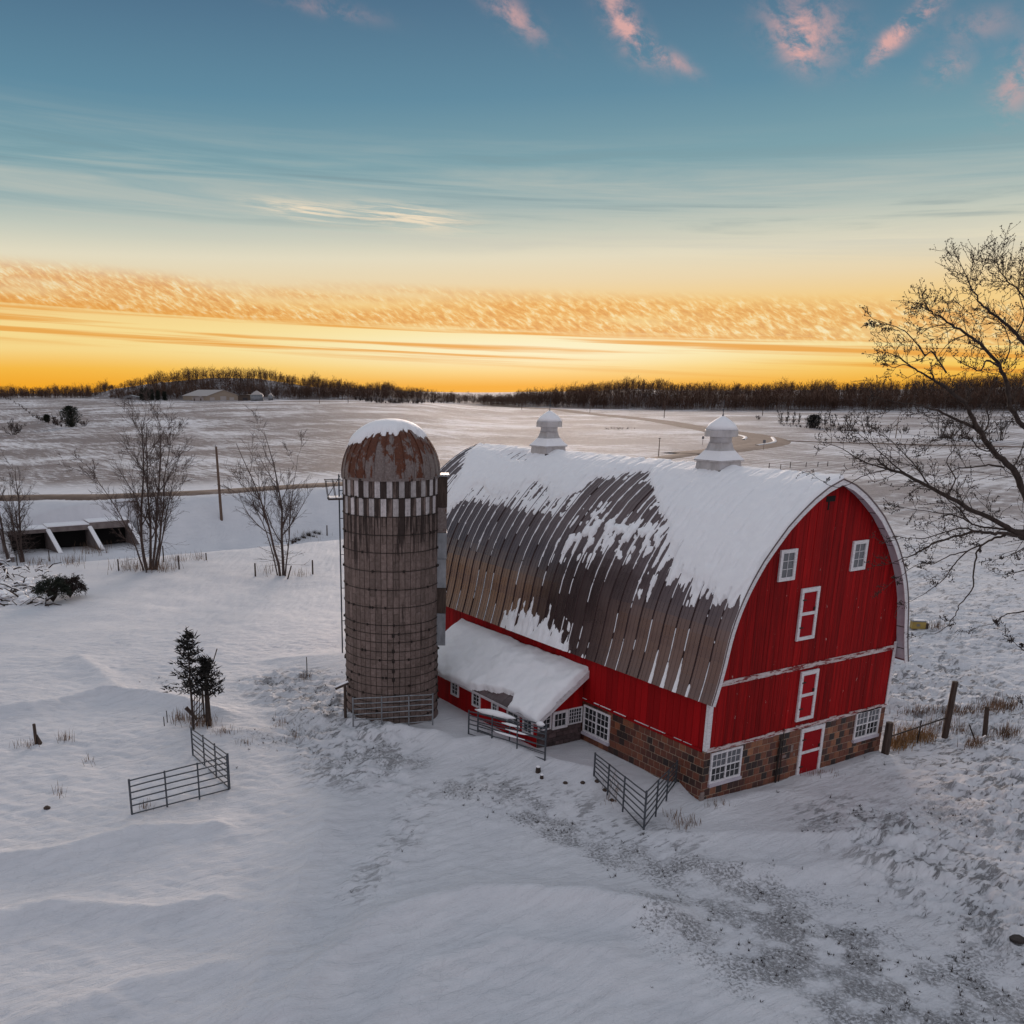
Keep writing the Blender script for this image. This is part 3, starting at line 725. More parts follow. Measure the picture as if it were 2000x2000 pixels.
mb = MB(); mb.fbox(GF, 4.95, 5.45, 10.85, 11.05, .02, .035); mb.fbox(GF, 5.08, 5.16, 10.55, 10.85, .02, .034); mb.build('hay_track_opening', 'hole_black', barn)
# block wall
mb = MB(); mb.box((.002, .002, -1.2), (W_-.02, L_-.02, HB-.02)); found = mb.build('foundation_wall', 'mortar', barn)
trim('plinth', GF, -.05, W_+.05, -1.2, .11, -.03, .06, 'plinth_concrete')
BWD, BH = .305, .292
bm_ = MB()
def chamfer_block(w, h, t):
    c = .012; mb = MB()
    mb.v = [(0, 0, 0), (w, 0, 0), (w, 0, h), (0, 0, h), (0, -t+c, 0), (w, -t+c, 0), (w, -t+c, h), (0, -t+c, h), (c, -t, c), (w-c, -t, c), (w-c, -t, h-c), (c, -t, h-c)]
    mb.f = [(8, 9, 10, 11), (4, 5, 9, 8), (5, 6, 10, 9), (6, 7, 11, 10), (7, 4, 8, 11), (0, 1, 5, 4), (1, 2, 6, 5), (2, 3, 7, 6), (3, 0, 4, 7)]
    return mb
blk = umesh(chamfer_block(BWD-.024, BH-.024, .035), 'block', 'glazed_clay_tile')
G_OPEN = [(.30, 1.95, .70, 2.06), (8.47, 10.08, .83, 2.18), (5.15, 6.62, -1, 2.12)]
S_OPEN = [(4.95, 6.63, .66, 2.0)]
cand = []
for fr, L, ops, rot, side in ((GF, W_, G_OPEN, 0.0, 0), (SF, 9.9, S_OPEN, -math.pi/2, 1)):
    for r in range(8):
        z = HB-.06-(r+1)*BH
        a = -(BWD/2 if r % 2 else 0.0)
        while a < L-.02:
            a0 = max(a, -.012); a1 = min(a+BWD, L)
            if a1-a0 > .05 and not any(a0 > o[0]+.04 and a1 < o[1]-.04 and z > o[2]+.04 and z+BH < o[3]-.04 for o in ops):
                hidden = side == 1 and a > 6.7
                cand.append((hidden, (a if side else abs(a-2)*.5), fr, a0, a1, z, rot, side))
            a += BWD
cand.sort(key=lambda c: (c[0], c[1]))
rest = MB()
for k, (hid, _, fr, a0, a1, z, rot, side) in enumerate(cand):
    if k < 300:
        if side == 0: o = inst(blk, 'block', found, (a0+.012, random.uniform(-.004, .004)+.02, z+.012), None, ((a1-a0-.024)/(BWD-.024), 1, 1))
        else: o = inst(blk, 'block', found, (.02+random.uniform(-.004, .004), a1-.012, z+.012), (0, 0, -math.pi/2), ((a1-a0-.024)/(BWD-.024), 1, 1))
    else:
        rest.fbox(fr, a0+.012, a1-.012, z+.012, z+BH-.012, -.02, .014)
rb = rest.build('clay_blocks', 'glazed_clay_tile_joined', found); tag(rb, kind='stuff')
# windows and doors
pane_g = umesh(MB().box((0, -.012, 0), (1, 0, 1)), 'pane', 'window_grey'); pane_d = umesh(MB().box((0, -.012, 0), (1, 0, 1)), 'pane', 'window_dark')
def pane_at(fr, a, b, w, h, n, mat_me, parent):
    p = fr[0]+fr[1]*a+fr[2]*b+fr[3]*n
    if fr[1].x > .5: inst(mat_me, 'pane', parent, p, None, (w, 1, h))
    else: inst(mat_me, 'pane', parent, p+fr[1]*w, (0, 0, -math.pi/2), (w, 1, h))
def window(fr, a0, a1, b0, b1, parent, halves=1, cols=2, rows=(3,), bar=.09, n0=.0, up_grey=True, sill=True, mull=.018, mats=None):
    """frame part with panes, muntin bars and sill as sub-parts"""
    mb = MB()
    mb.fbox(fr, a0, a1, b0, b0+bar, n0, n0+.07); mb.fbox(fr, a0, a1, b1-bar, b1, n0, n0+.07)
    mb.fbox(fr, a0, a0+bar, b0+bar, b1-bar, n0, n0+.069); mb.fbox(fr, a1-bar, a1, b0+bar, b1-bar, n0, n0+.069)
    iw = (a1-a0-2*bar-(halves-1)*bar*.8)/halves
    for k in range(1, halves): x = a0+bar+k*iw+(k-1)*bar*.8; mb.fbox(fr, x, x+bar*.8, b0+bar, b1-bar, n0, n0+.068)
    w = mb.build('window', 'white_trim', parent)
    H = b1-b0-2*bar; ms = MB(); nr = len(rows); gap = .05 if nr > 1 else 0
    sh = (H-gap*(nr-1))/nr
    for k in range(halves):
        xa = a0+bar+k*(iw+bar*.8)
        for r_, rn in enumerate(rows):                    # from the bottom sash
            zb = b0+bar+r_*(sh+gap)
            if r_: ms.fbox(fr, xa, xa+iw, zb-gap, zb, n0, n0+.055)
            pw, ph = iw/cols, sh/rn
            for c in range(1, cols): ms.fbox(fr, xa+c*pw-mull/2, xa+c*pw+mull/2, zb, zb+sh, n0, n0+.045)
            for c in range(1, rn): ms.fbox(fr, xa, xa+iw, zb+c*ph-mull/2, zb+c*ph+mull/2, n0, n0+.044)
            me = (pane_g if (r_ == nr-1 and up_grey) else pane_d)
            for c in range(cols):
                for q in range(rn): pane_at(fr, xa+c*pw, zb+q*ph, pw, ph, n0+.012, me, w)
    ms.build('muntins', 'white_trim', w)
    if sill: MB().fbox(fr, a0-.03, a1+.03, b0-.12, b0-.003, n0, n0+.12).build('sill', 'soffit_paint', w)
    return w
window(GF, 2.80, 3.66, 8.14, 9.28, barn, 1, 2, (3,), .13, .03, sill=False)
window(GF, 6.78, 7.64, 8.14, 9.28, barn, 1, 2, (3,), .13, .03, sill=False)
window(GF, .31, 1.93, .82, 2.03, barn, 2, 3, (2, 2), .08, .0)
window(GF, 8.50, 10.06, .97, 2.16, barn, 2, 3, (2, 2), .08, .0)
window(SF, 4.98, 6.61, .76, 1.96, barn, 2, 3, (2, 2), .08, .0, up_grey=False)
def door(a0, a1, b0, b1, mid, n0, bar=.11, sill=True):
    d = MB().fbox(GF, a0+bar*.5, a1-bar*.5, b0, b1-bar*.5, n0-.02, n0+.03).build('door', 'red_door_paint', barn)
    mb = MB(); mb.fbox(GF, a0, a0+bar, b0, b1, n0, n0+.07); mb.fbox(GF, a1-bar, a1, b0, b1, n0, n0+.07)
    mb.fbox(GF, a0+bar, a1-bar, b1-bar*1.25, b1, n0, n0+.069)
    if sill: mb.fbox(GF, a0+bar, a1-bar, b0, b0+bar, n0, n0+.069)
    mb.fbox(GF, a0+bar, a1-bar, mid-.06, mid+.06, n0, n0+.05)
    mb.build('door_frame', 'white_trim', d)
    for z in (b0+.25*(b1-b0), b0+.78*(b1-b0)): MB().fbox(GF, a0+bar*.6, a0+bar+.16, z-.025, z+.025, n0+.071, n0+.08).build('hinge', 'dark_hoop_steel', d)
    MB().fbox(GF, a1-bar-.09, a1-bar-.03, mid+.10, mid+.22, n0+.031, n0+.07).build('latch', 'dark_hoop_steel', d)
    return d
door(4.17, 5.17, 5.75, 7.74, 6.76, .03, .13); door(4.73, 5.72, 2.45, 4.46, 3.48, .03, .13); door(5.20, 6.57, -.1, 2.06, 1.02, .0, .14, False)
mb = MB(); mb.tube([V((4.12, -.07, 2.3)), V((4.16, -.07, .05))], .02, 6); mb.tube([V((4.0, -.07, 1.9)), V((3.98, -.07, .05))], .035, 6); mb.build('downpipe', 'dark_hoop_steel', barn)
mb = MB(); mb.fbox(GF, -.06, .14, -.1, .55, .02, .045); mb.fbox(SF, -.05, .05, -.1, .42, .02, .04); mb.build('cement_patch', 'plinth_concrete', barn)
mb = MB()
for a, b, w, h in ((4.28, 1.02, .22, .12), (4.72, 1.18, .14, .30), (4.9, 1.0, .1, .1)): mb.fbox(GF, a, a+w, b, b+h, .02, .022)
mb.build('cement_patch', 'plinth_concrete', barn)
# back and right trim of the block wall corner on the right
# roof deck (also the white soffit under the verge)
NS = 26
arcs = np.linspace(0, RA, NS+1)
def roof_shell(y0, y1, off0, off1, mirror=False, a0=0.0, a1=None, n=NS):
    """curved sheet between two offsets along the normal"""
    mb = MB(); A = np.linspace(a0, RA if a1 is None else a1, n+1)
    for off in (off0, off1):
        for y in (y0, y1):
            for a in A:
                x, z = prof_at(a); nx, nz = prof_n(a)
                if a > RA-.02: nx, nz = 0, 1
                x += nx*off; z += nz*off
                mb.v.append((W_-x if mirror else x, y, z))
    m_ = n+1
    for i in range(n):
        mb.f.append((i, i+1, m_+i+1, m_+i)); mb.f.append((2*m_+i, 3*m_+i, 3*m_+i+1, 2*m_+i+1))
        mb.f.append((i, 2*m_+i, 2*m_+i+1, i+1)); mb.f.append((m_+i, m_+i+1, 3*m_+i+1, 3*m_+i))
    mb.f.append((0, m_, 3*m_, 2*m_)); mb.f.append((n, 2*m_+n, 3*m_+n, m_+n))
    return mb
mb = MB()
for mir in (False, True):
    q = roof_shell(-OG, L_+OG, -.10, -.035, mir, a0=.12); mb.add(q.v, q.f)
roof = fixn(mb.build('roof', 'soffit_paint', barn))
PW = .625; npan = int(round((L_+2*OG)/PW)); PW = (L_+2*OG)/npan
for mir in (False, True):
    q = roof_shell(0, PW-.002, -.033, 0, mir); r = roof_shell(PW-.045, PW-.004, .0005, .045, mir); q.add(r.v, r.f)
    r = roof_shell(PW*.33, PW*.33+.02, .0005, .008, mir); q.add(r.v, r.f); r = roof_shell(PW*.66, PW*.66+.02, .0005, .008, mir); q.add(r.v, r.f)
    import bmesh
    me = q.mesh('roof_panel', smooth=False); b_ = bmesh.new(); b_.from_mesh(me); bmesh.ops.recalc_face_normals(b_, faces=b_.faces); b_.to_mesh(me); b_.free()
    me.materials.append(MATS['brown_roof_metal'])
    for k in range(npan): inst(me, 'roof_panel', roof, (0, -OG+k*PW, 0))
# verge fascia
for yv in (-OG-.03, L_+OG+.003):
    for mir in (False, True):
        fixn(roof_shell(yv, yv+.027, -.20, .012, mir).build('verge_board', 'white_trim', barn))
for mir in (False, True):
    fixn(roof_shell(-OG-.05, -OG-.032, -.02, .03, mir).build('verge_flashing', 'brown_roof_metal', barn))
# soffit joints
mb = MB()
for a in np.arange(.6, RA-.5, .95):
    x, z = prof_at(a); nx, nz = prof_n(a); p = V((W_-x, -.2, z))+V((-nx, 0, nz))*(-.104)
    t_ = V((nz, 0, nx)); mb.fbox((p, V((0, 1, 0)), t_, V((nx, 0, -nz))), -.19, .19, -.012, .012, -.004, .01)
mb.build('soffit_batten', 'weathered_wood', barn)
# ridge
mb = MB(); mb.prism([V((W_/2-.22, -OG, 11.60)), V((W_/2, -OG, 11.70)), V((W_/2+.22, -OG, 11.60)), V((W_/2, -OG, 11.74))], V((0, L_+2*OG, 0))); fixn(mb.build('ridge_cap', 'brown_roof_metal', roof))
# roof snow
def inpoly(y, a, poly):
    c = np.zeros(y.shape, bool); n = len(poly)
    for i in range(n):
        y0, a0 = poly[i]; y1, a1 = poly[(i+1) % n]
        if a0 == a1: continue
        k = ((a0 > a) != (a1 > a)) & (y < (y1-y0)*(a-a0)/(a1-a0)+y0); c ^= k
    return c
POLY = [
    [(-.46, RA+.1), (-.44, 7.9), (-.42, 5.61), (-.38, 4.76), (-.23, 3.93), (-.1, 3.61), (.28, 3.7), (.44, 3.43), (1.05, 3.79), (1.16, 3.4), (2.05, 4.22), (2.68, 4.36), (2.98, 4.04), (3.06, 3.83), (3.45, 5.19), (4.15, 5.36), (4.6, 6.3), (4.93, 6.59), (6.06, 7.12), (6.76, 7.7), (8.3, 9.0), (9.15, 8.77), (10.31, 8.5), (11.1, 8.0), (11.19, 6.88), (12.22, 6.75), (12.99, 7.06), (14.4, 7.57), (14.84, 7.04), (15.44, 6.34), (16.64, 6.19), (18.23, 6.74), (18.97, 6.33), (19.09, 5.7), (19.6, 4.6), (20.6, 6.09), (21.66, 8.3), (22.3, 8.8), (22.9, RA+.1)],
    [(9.91, 6.4), (8.25, 6.1), (6.53, 6.1), (5.76, 5.11), (7.04, 5.2), (7.43, 4.38), (9.5, 4.04), (10.07, 4.4), (9.68, 5.44)],
    [(7.99, 6.2), (4.26, 5.5), (4.2, 5.06), (5.29, 4.73), (6.62, 4.65)],
    [(12.43, 0.74), (11.39, 0.96), (10.58, 1.06), (9.47, 0.86), (8.55, 0.78), (7.8, 0.53), (7.04, 0.23), (6.5, 0.15), (6.5, .02), (8.7, -.1), (11.66, -.1)],
    [(4.06, 3.97), (3.57, 3.93), (3.81, 3.43), (4.07, 3.44)]]
HOLE = [(19.51, 9.12), (17.75, 9.73), (16.69, 8.67), (18.56, 8.83)]
def build_roof_snow():
    ya = np.arange(-.44, L_+OG+.04, .031); aa = np.arange(.0, RA+.001, .055); aa[-1] = RA
    A, Y = np.meshgrid(aa, ya); m_ = np.zeros(A.shape)
    wob = (fbm(Y*.9, A*.9, 5, 4)-.5)*.9; wob2 = (fbm(Y*1.3+40, A*.8, 9, 4)-.5)*.5
    for k, p in enumerate(POLY):
        ins = inpoly(Y+wob2*.8, A+wob*(.8 if k < 3 else .35), p)
        m_ = np.maximum(m_, ins*1.0)
    m_ = m_*(1-inpoly(Y+wob2, A+wob*.6, HOLE))
    # soften
    def blur(q, n, ax):
        for _ in range(n):                                   # edges repeat, they do not wrap round
            p = np.pad(q, [(1, 1) if k == ax else (0, 0) for k in (0, 1)], mode='edge')
            q = (p[:-2]+q*2+p[2:])/4 if ax == 0 else (p[:, :-2]+q*2+p[:, 2:])/4
        return q
    core = blur(blur(m_, 4, 0), 3, 1)
    wide = blur(blur(m_, 260, 0), 150, 1); stk = fbm(Y*5.5, A*.55, 61, 3)
    top = sstep(RA-1.4, RA-.4, A); wide = np.maximum(wide, top*m_); verge = sstep(1.2, .1, Y)*m_; wide = np.maximum(wide, verge)
    core2 = blur(blur(m_, 60, 0), 16, 1)
    # strips bared between seams, snow lines beside the seams
    ph = ((Y+OG) % PW)/PW; pid = np.floor((Y+OG)/PW)
    pr = vnoise(pid*7.31+.5, A*.55, 77); seam = np.exp(-(((ph-.955)/.085)**2))+np.exp(-(((ph-1.0+.955)/.05)**2))*0
    patch2 = np.zeros(A.shape)
    for p in POLY[1:3]: patch2 = np.maximum(patch2, inpoly(Y+wob2, A+wob, p)*1.0)
    patch2 = blur(blur(patch2, 14, 0), 10, 1)
    frag = fbm(Y*3.1, A*2.3, 15, 4)
    h = (np.clip(wide*1.25-.05, 0, 1.05)+(stk-.5)*.95+(fbm(Y*2.6, A*2.2, 65, 4)-.5)*.75-.40)*1.5*np.where(core > .002, 1, 1)
    h = np.where((wide < .04), -.2, h)
    h = h-patch2*(.30+3.6*np.clip(frag-.40+.10*np.sin(ph*math.pi*1.0), 0, 1))
    # belt of broken snow under the main cover on the far half
    belt = sstep(9, 13, Y)*(1-sstep(20.5, 22.3, Y))*sstep(5.3, 6.0, A)*(1-sstep(6.6, 7.6, A))
    h = np.maximum(h, belt*(.75-1.7*np.abs(frag-.50)-.55*sstep(.2, .75, ph)*(1-sstep(.8, .92, ph))+.1)*1.2-.25)
    h = h-1.6*np.exp(-(((ph-.985)/.05)**2))*(core2 < .97)*(vnoise(pid*3.7+.2, A*.6, 51) > .42)
    cm = blur(blur(inpoly(Y, A, [(y, a+.3) for y, a in POLY[3]])*1.0, 20, 0), 8, 1)
    h = h-cm*(1.9*np.clip(vnoise(Y*4.3, A*.7, 19)*.6+frag*.6-.42, 0, 1))
    lowfade = sstep(2.0, 4.6, A)
    line = seam*(.55*lowfade+.42*(1-lowfade))*sstep(.30, .62, pr+.25*lowfade+.05)*(1-sstep(9.2, 9.9, A)*0)
    line = line*(1-(1-lowfade)*sstep(.9, 1.6, A)*.65*(vnoise(pid*3.3, A*1.1, 3) > .45))
    h = np.maximum(h, line*(.35+.5*fbm(Y*2, A*5, 25, 3))*1.25-.22)
    drip = np.exp(-(((ph-.90)/(.04+.16*np.clip(1-A/1.0, 0, 1)*vnoise(pid*5.1+.3, 0*A, 8)))**2))*(1-sstep(.3+.9*vnoise(pid*9.7+.3, 0*A, 6), .5+1.0*vnoise(pid*9.7+.3, 0*A, 6), A))*(vnoise(pid*2.3+.4, 0*A, 12) > .35)*(Y < 3.5)*(Y > .3)
    h = np.maximum(h, drip*.8-.25)
    thick = np.clip(h, -.2, 1.0)
    tk = np.where(thick > 0, .014+.115*np.sqrt(np.clip(thick, 0, 1))*np.clip(.35+core, 0, 1.2), thick*.1)
    tk = tk+np.where(thick > .35, (fbm(Y*1.2, A*1.2, 35, 3)-.4)*.05*core, 0)
    edge = np.minimum(sstep(-.44, -.38, Y), 1-sstep(L_+OG-.06, L_+OG, Y)); tk = np.where(edge < 1, np.minimum(tk, tk*edge-.01*(1-edge)), tk)
    cell = np.maximum(np.maximum(thick[:-1, :-1], thick[1:, :-1]), np.maximum(thick[:-1, 1:], thick[1:, 1:])) > 0
    xs = np.interp(A, ARC, _P[:, 0]); zs = np.interp(A, ARC, _P[:, 1])
    nn = np.array([prof_n(a) for a in aa]); nn[-1] = (0, 1); nx = nn[:, 0][None, :]; nz = nn[:, 1][None, :]
    X = xs+nx*(tk+.004); Z = zs+nz*(tk+.004)
    idx = np.arange(A.size).reshape(A.shape)
    q = np.stack([idx[:-1, :-1], idx[:-1, 1:], idx[1:, 1:], idx[1:, :-1]], -1)[cell]
    used = np.unique(q); remap = -np.ones(A.size, int); remap[used] = np.arange(len(used))
    co = np.stack([X.ravel(), Y.ravel(), Z.ravel()], -1)[used]
    fs = remap[q]
    # far slope: plain cover on the upper part
    o_ = OFF[roof.name]; co = co-np.array(o_)[None, :]
    me = bpy.data.meshes.new('roof_snow'); me.from_pydata(co.tolist(), [], fs.tolist()); me.polygons.foreach_set('use_smooth', [True]*len(me.polygons))
    me.materials.append(MATS['snow']); b_ = bmesh.new(); b_.from_mesh(me); bmesh.ops.recalc_face_normals(b_, faces=b_.faces); b_.to_mesh(me); b_.free()
    o = bpy.data.objects.new('roof_snow', me); link(o, roof); o['kind'] = 'stuff'; OFF[o.name] = o_
    mb = MB(); na, ny = 30, 120
    for j in range(ny+1):
        y = -OG+.03+(L_+2*OG-.06)*j/ny
        lo = RA-4.2-2.2*float(fbm(np.array([y*.6]), np.array([.5]), 44, 3)[0])
        for i in range(na+1):
            a = RA-(RA-lo)*i/na; x, z = prof_at(a); nx_, nz_ = prof_n(a)
            if a > RA-.02: nx_, nz_ = 0, 1
            h_ = .075*min(1, (na-i)/4)*min(1, j/2, (ny-j)/2)+.004
            if i == na: h_ = -.01
            mb.v.append((W_-(x+nx_*h_), y, z+nz_*h_))
    for j in range(ny):
        for i in range(na): k = j*(na+1)+i; mb.f.append((k, k+1, k+na+2, k+na+1))
    o = fixn(mb.build('roof_snow', 'snow', roof, True)); o['kind'] = 'stuff'
build_roof_snow()
# cupolas
def cupola(y):
    c = V((W_/2, y, 11.35)); b0 = .63
    cu = MB(); cu.lathe(c, [(.92, 0), (.86, .62)], 4, math.pi/4); base = cu.build('cupola', 'old_white_metal', barn)
    mb = MB(); mb.lathe(c, [(.97, .60), (.97, .66), (.72, .84), (.52, 1.12), (.44, 1.36)], 4, math.pi/4); mb.build('flared_skirt', 'old_white_metal', base)
    mb = MB(); mb.lathe(c, [(.43, 1.34), (.42, 1.80)], 16); mb.build('neck', 'old_white_metal', base, True)
    mb = MB(); mb.lathe(c, [(.42, 1.56), (.65, 1.58), (.65, 1.82), (.60, 1.86), (.50, 2.02), (.28, 2.20), (.06, 2.36)], 24); mb.build('vent_cap', 'old_white_metal', base)
    mb = MB(); mb.tube([c+V((0, 0, 2.30)), c+V((0, 0, 2.42)), c+V((0, 0, 2.5)), c+V((0, 0, 3.0))], [.05, .03, .013, .009], 6); mb.lathe(c+V((0, 0, 2.62)), [(.0, -.045), (.04, -.02), (.045, 0), (.03, .03), (.0, .045)], 8); mb.build('lightning_rod', 'galvanised_steel', base)
    mb = MB(); mb.lathe(c, [(.985, .665), (.76, .85), (.60, 1.02)], 4, math.pi/4); o = mb.build('cupola_snow', 'snow', base); o['kind'] = 'stuff'
    mb = MB(); mb.lathe(c, [(.63, 1.852), (.52, 2.04), (.30, 2.22), (.07, 2.37)], 24); o = mb.build('cupola_snow', 'snow', base, True); o['kind'] = 'stuff'
    mb = MB(); mb.box((c.x-.75, y-.75, 11.55), (c.x+.75, y-.70, 11.64)); mb.build('flashing', 'dark_hoop_steel', base)
    return base
cupola(5.32); cupola(16.5)

# ------------------------------------------------------------------ lean-to
lean = thing('lean_to_shed', (-1.2, 11, .3), 'low red lean-to shed under thick snow between silo and barn side', 'shed')
Y0, Y1, XE, XW = 6.73, 16.2, -2.69, -2.40
def lean_z(x): return 3.50+(x/2.69)*1.78
mb = MB(); mb.prism([V((XW+.03, Y0+.03, -.6)), V((-.05, Y0+.03, -.6)), V((-.05, Y0+.03, 3.36)), V((XW+.03, Y0+.03, lean_z(XW)-.12))], V((0, Y1-Y0-.06, 0)))
lw = fixn(mb.build('wall', 'red_painted_boards', lean))
LS = (V((XW, 0, 0)), V((0, 1, 0)), ZU, V((-1, 0, 0))); LG = (V((0, Y0, 0)), V((1, 0, 0)), ZU, V((0, -1, 0)))
y = Y0
while y < Y1-.1:
    MB().fbox(LS, y+.004, min(y+.3, Y1)-.004, .2, lean_z(XW)-.1, -.02, .02).build('plank', 'red_painted_boards', lw, origin=V((XW, y, .2))); y += .3
x = XW+.02
while x < -.1:
    x1 = min(x+.26, -.06); mb = MB(); mb.prism([V((x+.003, Y0+.02, 1.86)), V((x1-.003, Y0+.02, 1.86)), V((x1-.003, Y0+.02, lean_z(x1)-.08)), V((x+.003, Y0+.02, max(lean_z(x)-.08, 1.87)))], V((0, -.04, 0)))
    if lean_z(x) > 1.95: fixn(mb.build('plank', 'red_painted_boards', lw, origin=V((x, Y0, 1.86))))
    x = x1
fnd = MB().box((XW, Y0, -.6), (-.06, Y0+.028, 1.12)).build('foundation_wall', 'mortar', lean)
blk2 = umesh(chamfer_block(.386, .192, .03), 'block', 'purple_grey_tile')
for r in range(5):
    a = XW-(.2 if r % 2 else 0); z = 1.11-(r+1)*.2
    while a < -.08:
        a0, a1 = max(a, XW), min(a+.4, -.06)
        if a1-a0 > .06: inst(blk2, 'block', fnd, (a0+.007, Y0, z+.004), None, ((a1-a0-.014)/.386, 1, 1))
        a += .4
window(LG, XW+.02, -1.72, 1.14, 1.86, lean, 1, 3, (3,), .06, .0, sill=False, up_grey=False)
window(LG, -1.66, -.86, 1.08, 1.86, lean, 1, 3, (2,), .11, .02, sill=False, up_grey=False)
window(LG, -.82, -.07, 1.14, 1.86, lean, 1, 5, (4,), .05, .0, sill=False, up_grey=False)
for yc, wd in ((13.02, .66), (11.2, .66), (9.72, .5), (8.35, .9), (7.3, .7)):
    window(LS, yc-wd/2, yc+wd/2, .84, 1.57, lean, 1, 2, (3,), .09, .012, sill=False, up_grey=False)
MB().fbox(LS, 8.95, 9.3, .1, 1.58, .02, .05).build('door', 'red_door_paint', lean)
sl_ = V((2.69, 0, 1.78)).normalized(); nl = V((-1.78, 0, 2.69)).normalized()
def lroof(u0, u1, y0, y1, n0, n1):
    o = V((XE, 0, 1.72)); return MB().fbox((o, V((0, 1, 0)), sl_, nl), y0, y1, u0, u1, n0, n1)
LR = 3.22
lroofo = lroof(0, LR, Y0-.25, Y1, -.09, -.012).build('roof', 'weathered_wood', lean)
for k in range(16):
    y = Y0-.22+k*.605; lroof(-.03, LR, y, y+.59, -.011, .012).build('roof_panel', 'brown_roof_metal', lroofo)
lroof(-.045, -.003, Y0-.25, Y1, -.21, .0).build('eave_board', 'white_trim', lean)
lroof(-.045, LR, Y0-.30, Y0-.26, -.26, .004).build('verge_board', 'white_trim', lean)
def lean_snow():
    nu, nv = 70, 170; mb = MB(); u0, u1, y0, y1 = -.08, LR+.02, Y0-.29, Y1
    us = np.linspace(u0, u1, nu); vs = np.linspace(y0, y1, nv); U_, Y_ = np.meshgrid(us, vs)
    wob = (fbm(Y_*1.1, U_*1.1, 71, 3)-.5)
    eu = np.clip((U_-u0)/.26, 0, 1); ev = np.clip((Y_-y0)/.34, 0, 1)
    prof = np.sqrt(np.clip(1-(1-eu)**2, 0, 1))*np.sqrt(np.clip(1-(1-ev)**2, 0, 1))
    th = .05+.26*prof*(.80+wob*1.1)*(1-.45*sstep(LR-.9, LR, U_))
    th = np.where((eu <= 0) | (ev <= 0), -.06, th)
    hole = inpoly(Y_+wob*.6, U_+wob*.5, [(8.35, -.3), (11.3, -.3), (11.4, .1), (10.9, .28), (10.2, .38), (9.4, .55), (8.6, .6), (8.3, .2)])*1.0
    for _ in range(3): hole = (hole+np.roll(hole, 1, 0)+np.roll(hole, -1, 0)+np.roll(hole, 1, 1)+np.roll(hole, -1, 1))/5
    th = np.where(hole > .45, -.02, th*(1-.75*sstep(.05, .45, hole)))
    bulge = .05*np.sin(Y_*3.1)+.04*wob
    o = V((XE, 0, 1.72)); base = np.array(o)[None, None, :]+U_[..., None]*np.array(sl_)+Y_[..., None]*np.array((0, 1, 0))+(th+.016)[..., None]*np.array(nl)
    wv2 = (fbm(Y_*.9+7, U_*.9, 75, 3)-.5)
    base = base-((1-np.clip(eu*.5, 0, 1))*wv2*.30)[..., None]*np.array(sl_)+((1-np.clip(ev*.6, 0, 1))*(fbm(U_*1.3, Y_*0+3, 77, 3)-.62)*.22)[..., None]*np.array((0, 1, 0))
    idx = np.arange(nu*nv).reshape(nv, nu)
    cell = ~((hole[:-1, :-1] > .45) & (hole[1:, 1:] > .45) & (hole[:-1, 1:] > .45) & (hole[1:, :-1] > .45))
    q = np.stack([idx[:-1, :-1], idx[:-1, 1:], idx[1:, 1:], idx[1:, :-1]], -1)[cell]
    mb.v = [tuple(p) for p in base.reshape(-1, 3)]; mb.f = [tuple(int(i) for i in f) for f in q]
    ob = fixn(mb.build('roof_snow', 'snow', lroofo, True)); ob['kind'] = 'stuff'
lean_snow()

# ------------------------------------------------------------------ silo
SC = V((-5.43, 13.76, 0)); SR = 2.10; SZ0, SZ1 = .2, 11.20
silo = thing('silo', SC+V((0, 0, SZ0)), 'tall concrete stave silo with rusty snow capped dome and white checker band', 'silo')
core_ = MB().lathe(SC, [(SR-.06, -.5), (SR-.06, SZ1)], 51).build('wall', 'hole_black', silo)
NSV = 51; dth = 2*math.pi/NSV; SVH = .757
def stave_mesh(nm, mat):
    c = .012; w2 = SR*math.tan(dth/2)-.011; h = SVH-.004; mb = MB()
    mb.v = [(-.05, -w2, 0), (-.05, w2, 0), (-.05, w2, h), (-.05, -w2, h), (-c, -w2, 0), (-c, w2, 0), (-c, w2, h), (-c, -w2, h), (0, -w2+c, c), (0, w2-c, c), (0, w2-c, h-c), (0, -w2+c, h-c)]
    mb.f = [(8, 9, 10, 11), (4, 5, 9, 8), (5, 6, 10, 9), (6, 7, 11, 10), (7, 4, 8, 11), (0, 1, 5, 4), (1, 2, 6, 5), (2, 3, 7, 6), (3, 0, 4, 7)]
    return umesh(mb, nm, mat)
sv_c = stave_mesh('stave', 'concrete_stave'); sv_w = stave_mesh('stave', 'white_stave_paint')
toc = math.atan2(CAM[1]-SC.y, CAM[0]-SC.x)
lst = []
for k in range(NSV):
    th = k*dth; facing = math.cos(th-toc)
    for r in range(-1, 16):
        z0 = SZ1-(r+1)*SVH-(0 if r >= 2 else 0)
        if r >= 2: z0 += SVH/2*(k % 2)-(SVH/2 if False else 0)
        top = z0+SVH
        if r < 0 or z0 < -.3: continue
        if r == 2 and k % 2 == 1: continue                      # the offset columns start half a course lower
        white = (r == 0 and k % 2 == 0) or (r == 1 and k % 2 == 1)
        lst.append((facing+(.03 if white else 0)+z0*.004, th, z0, white))
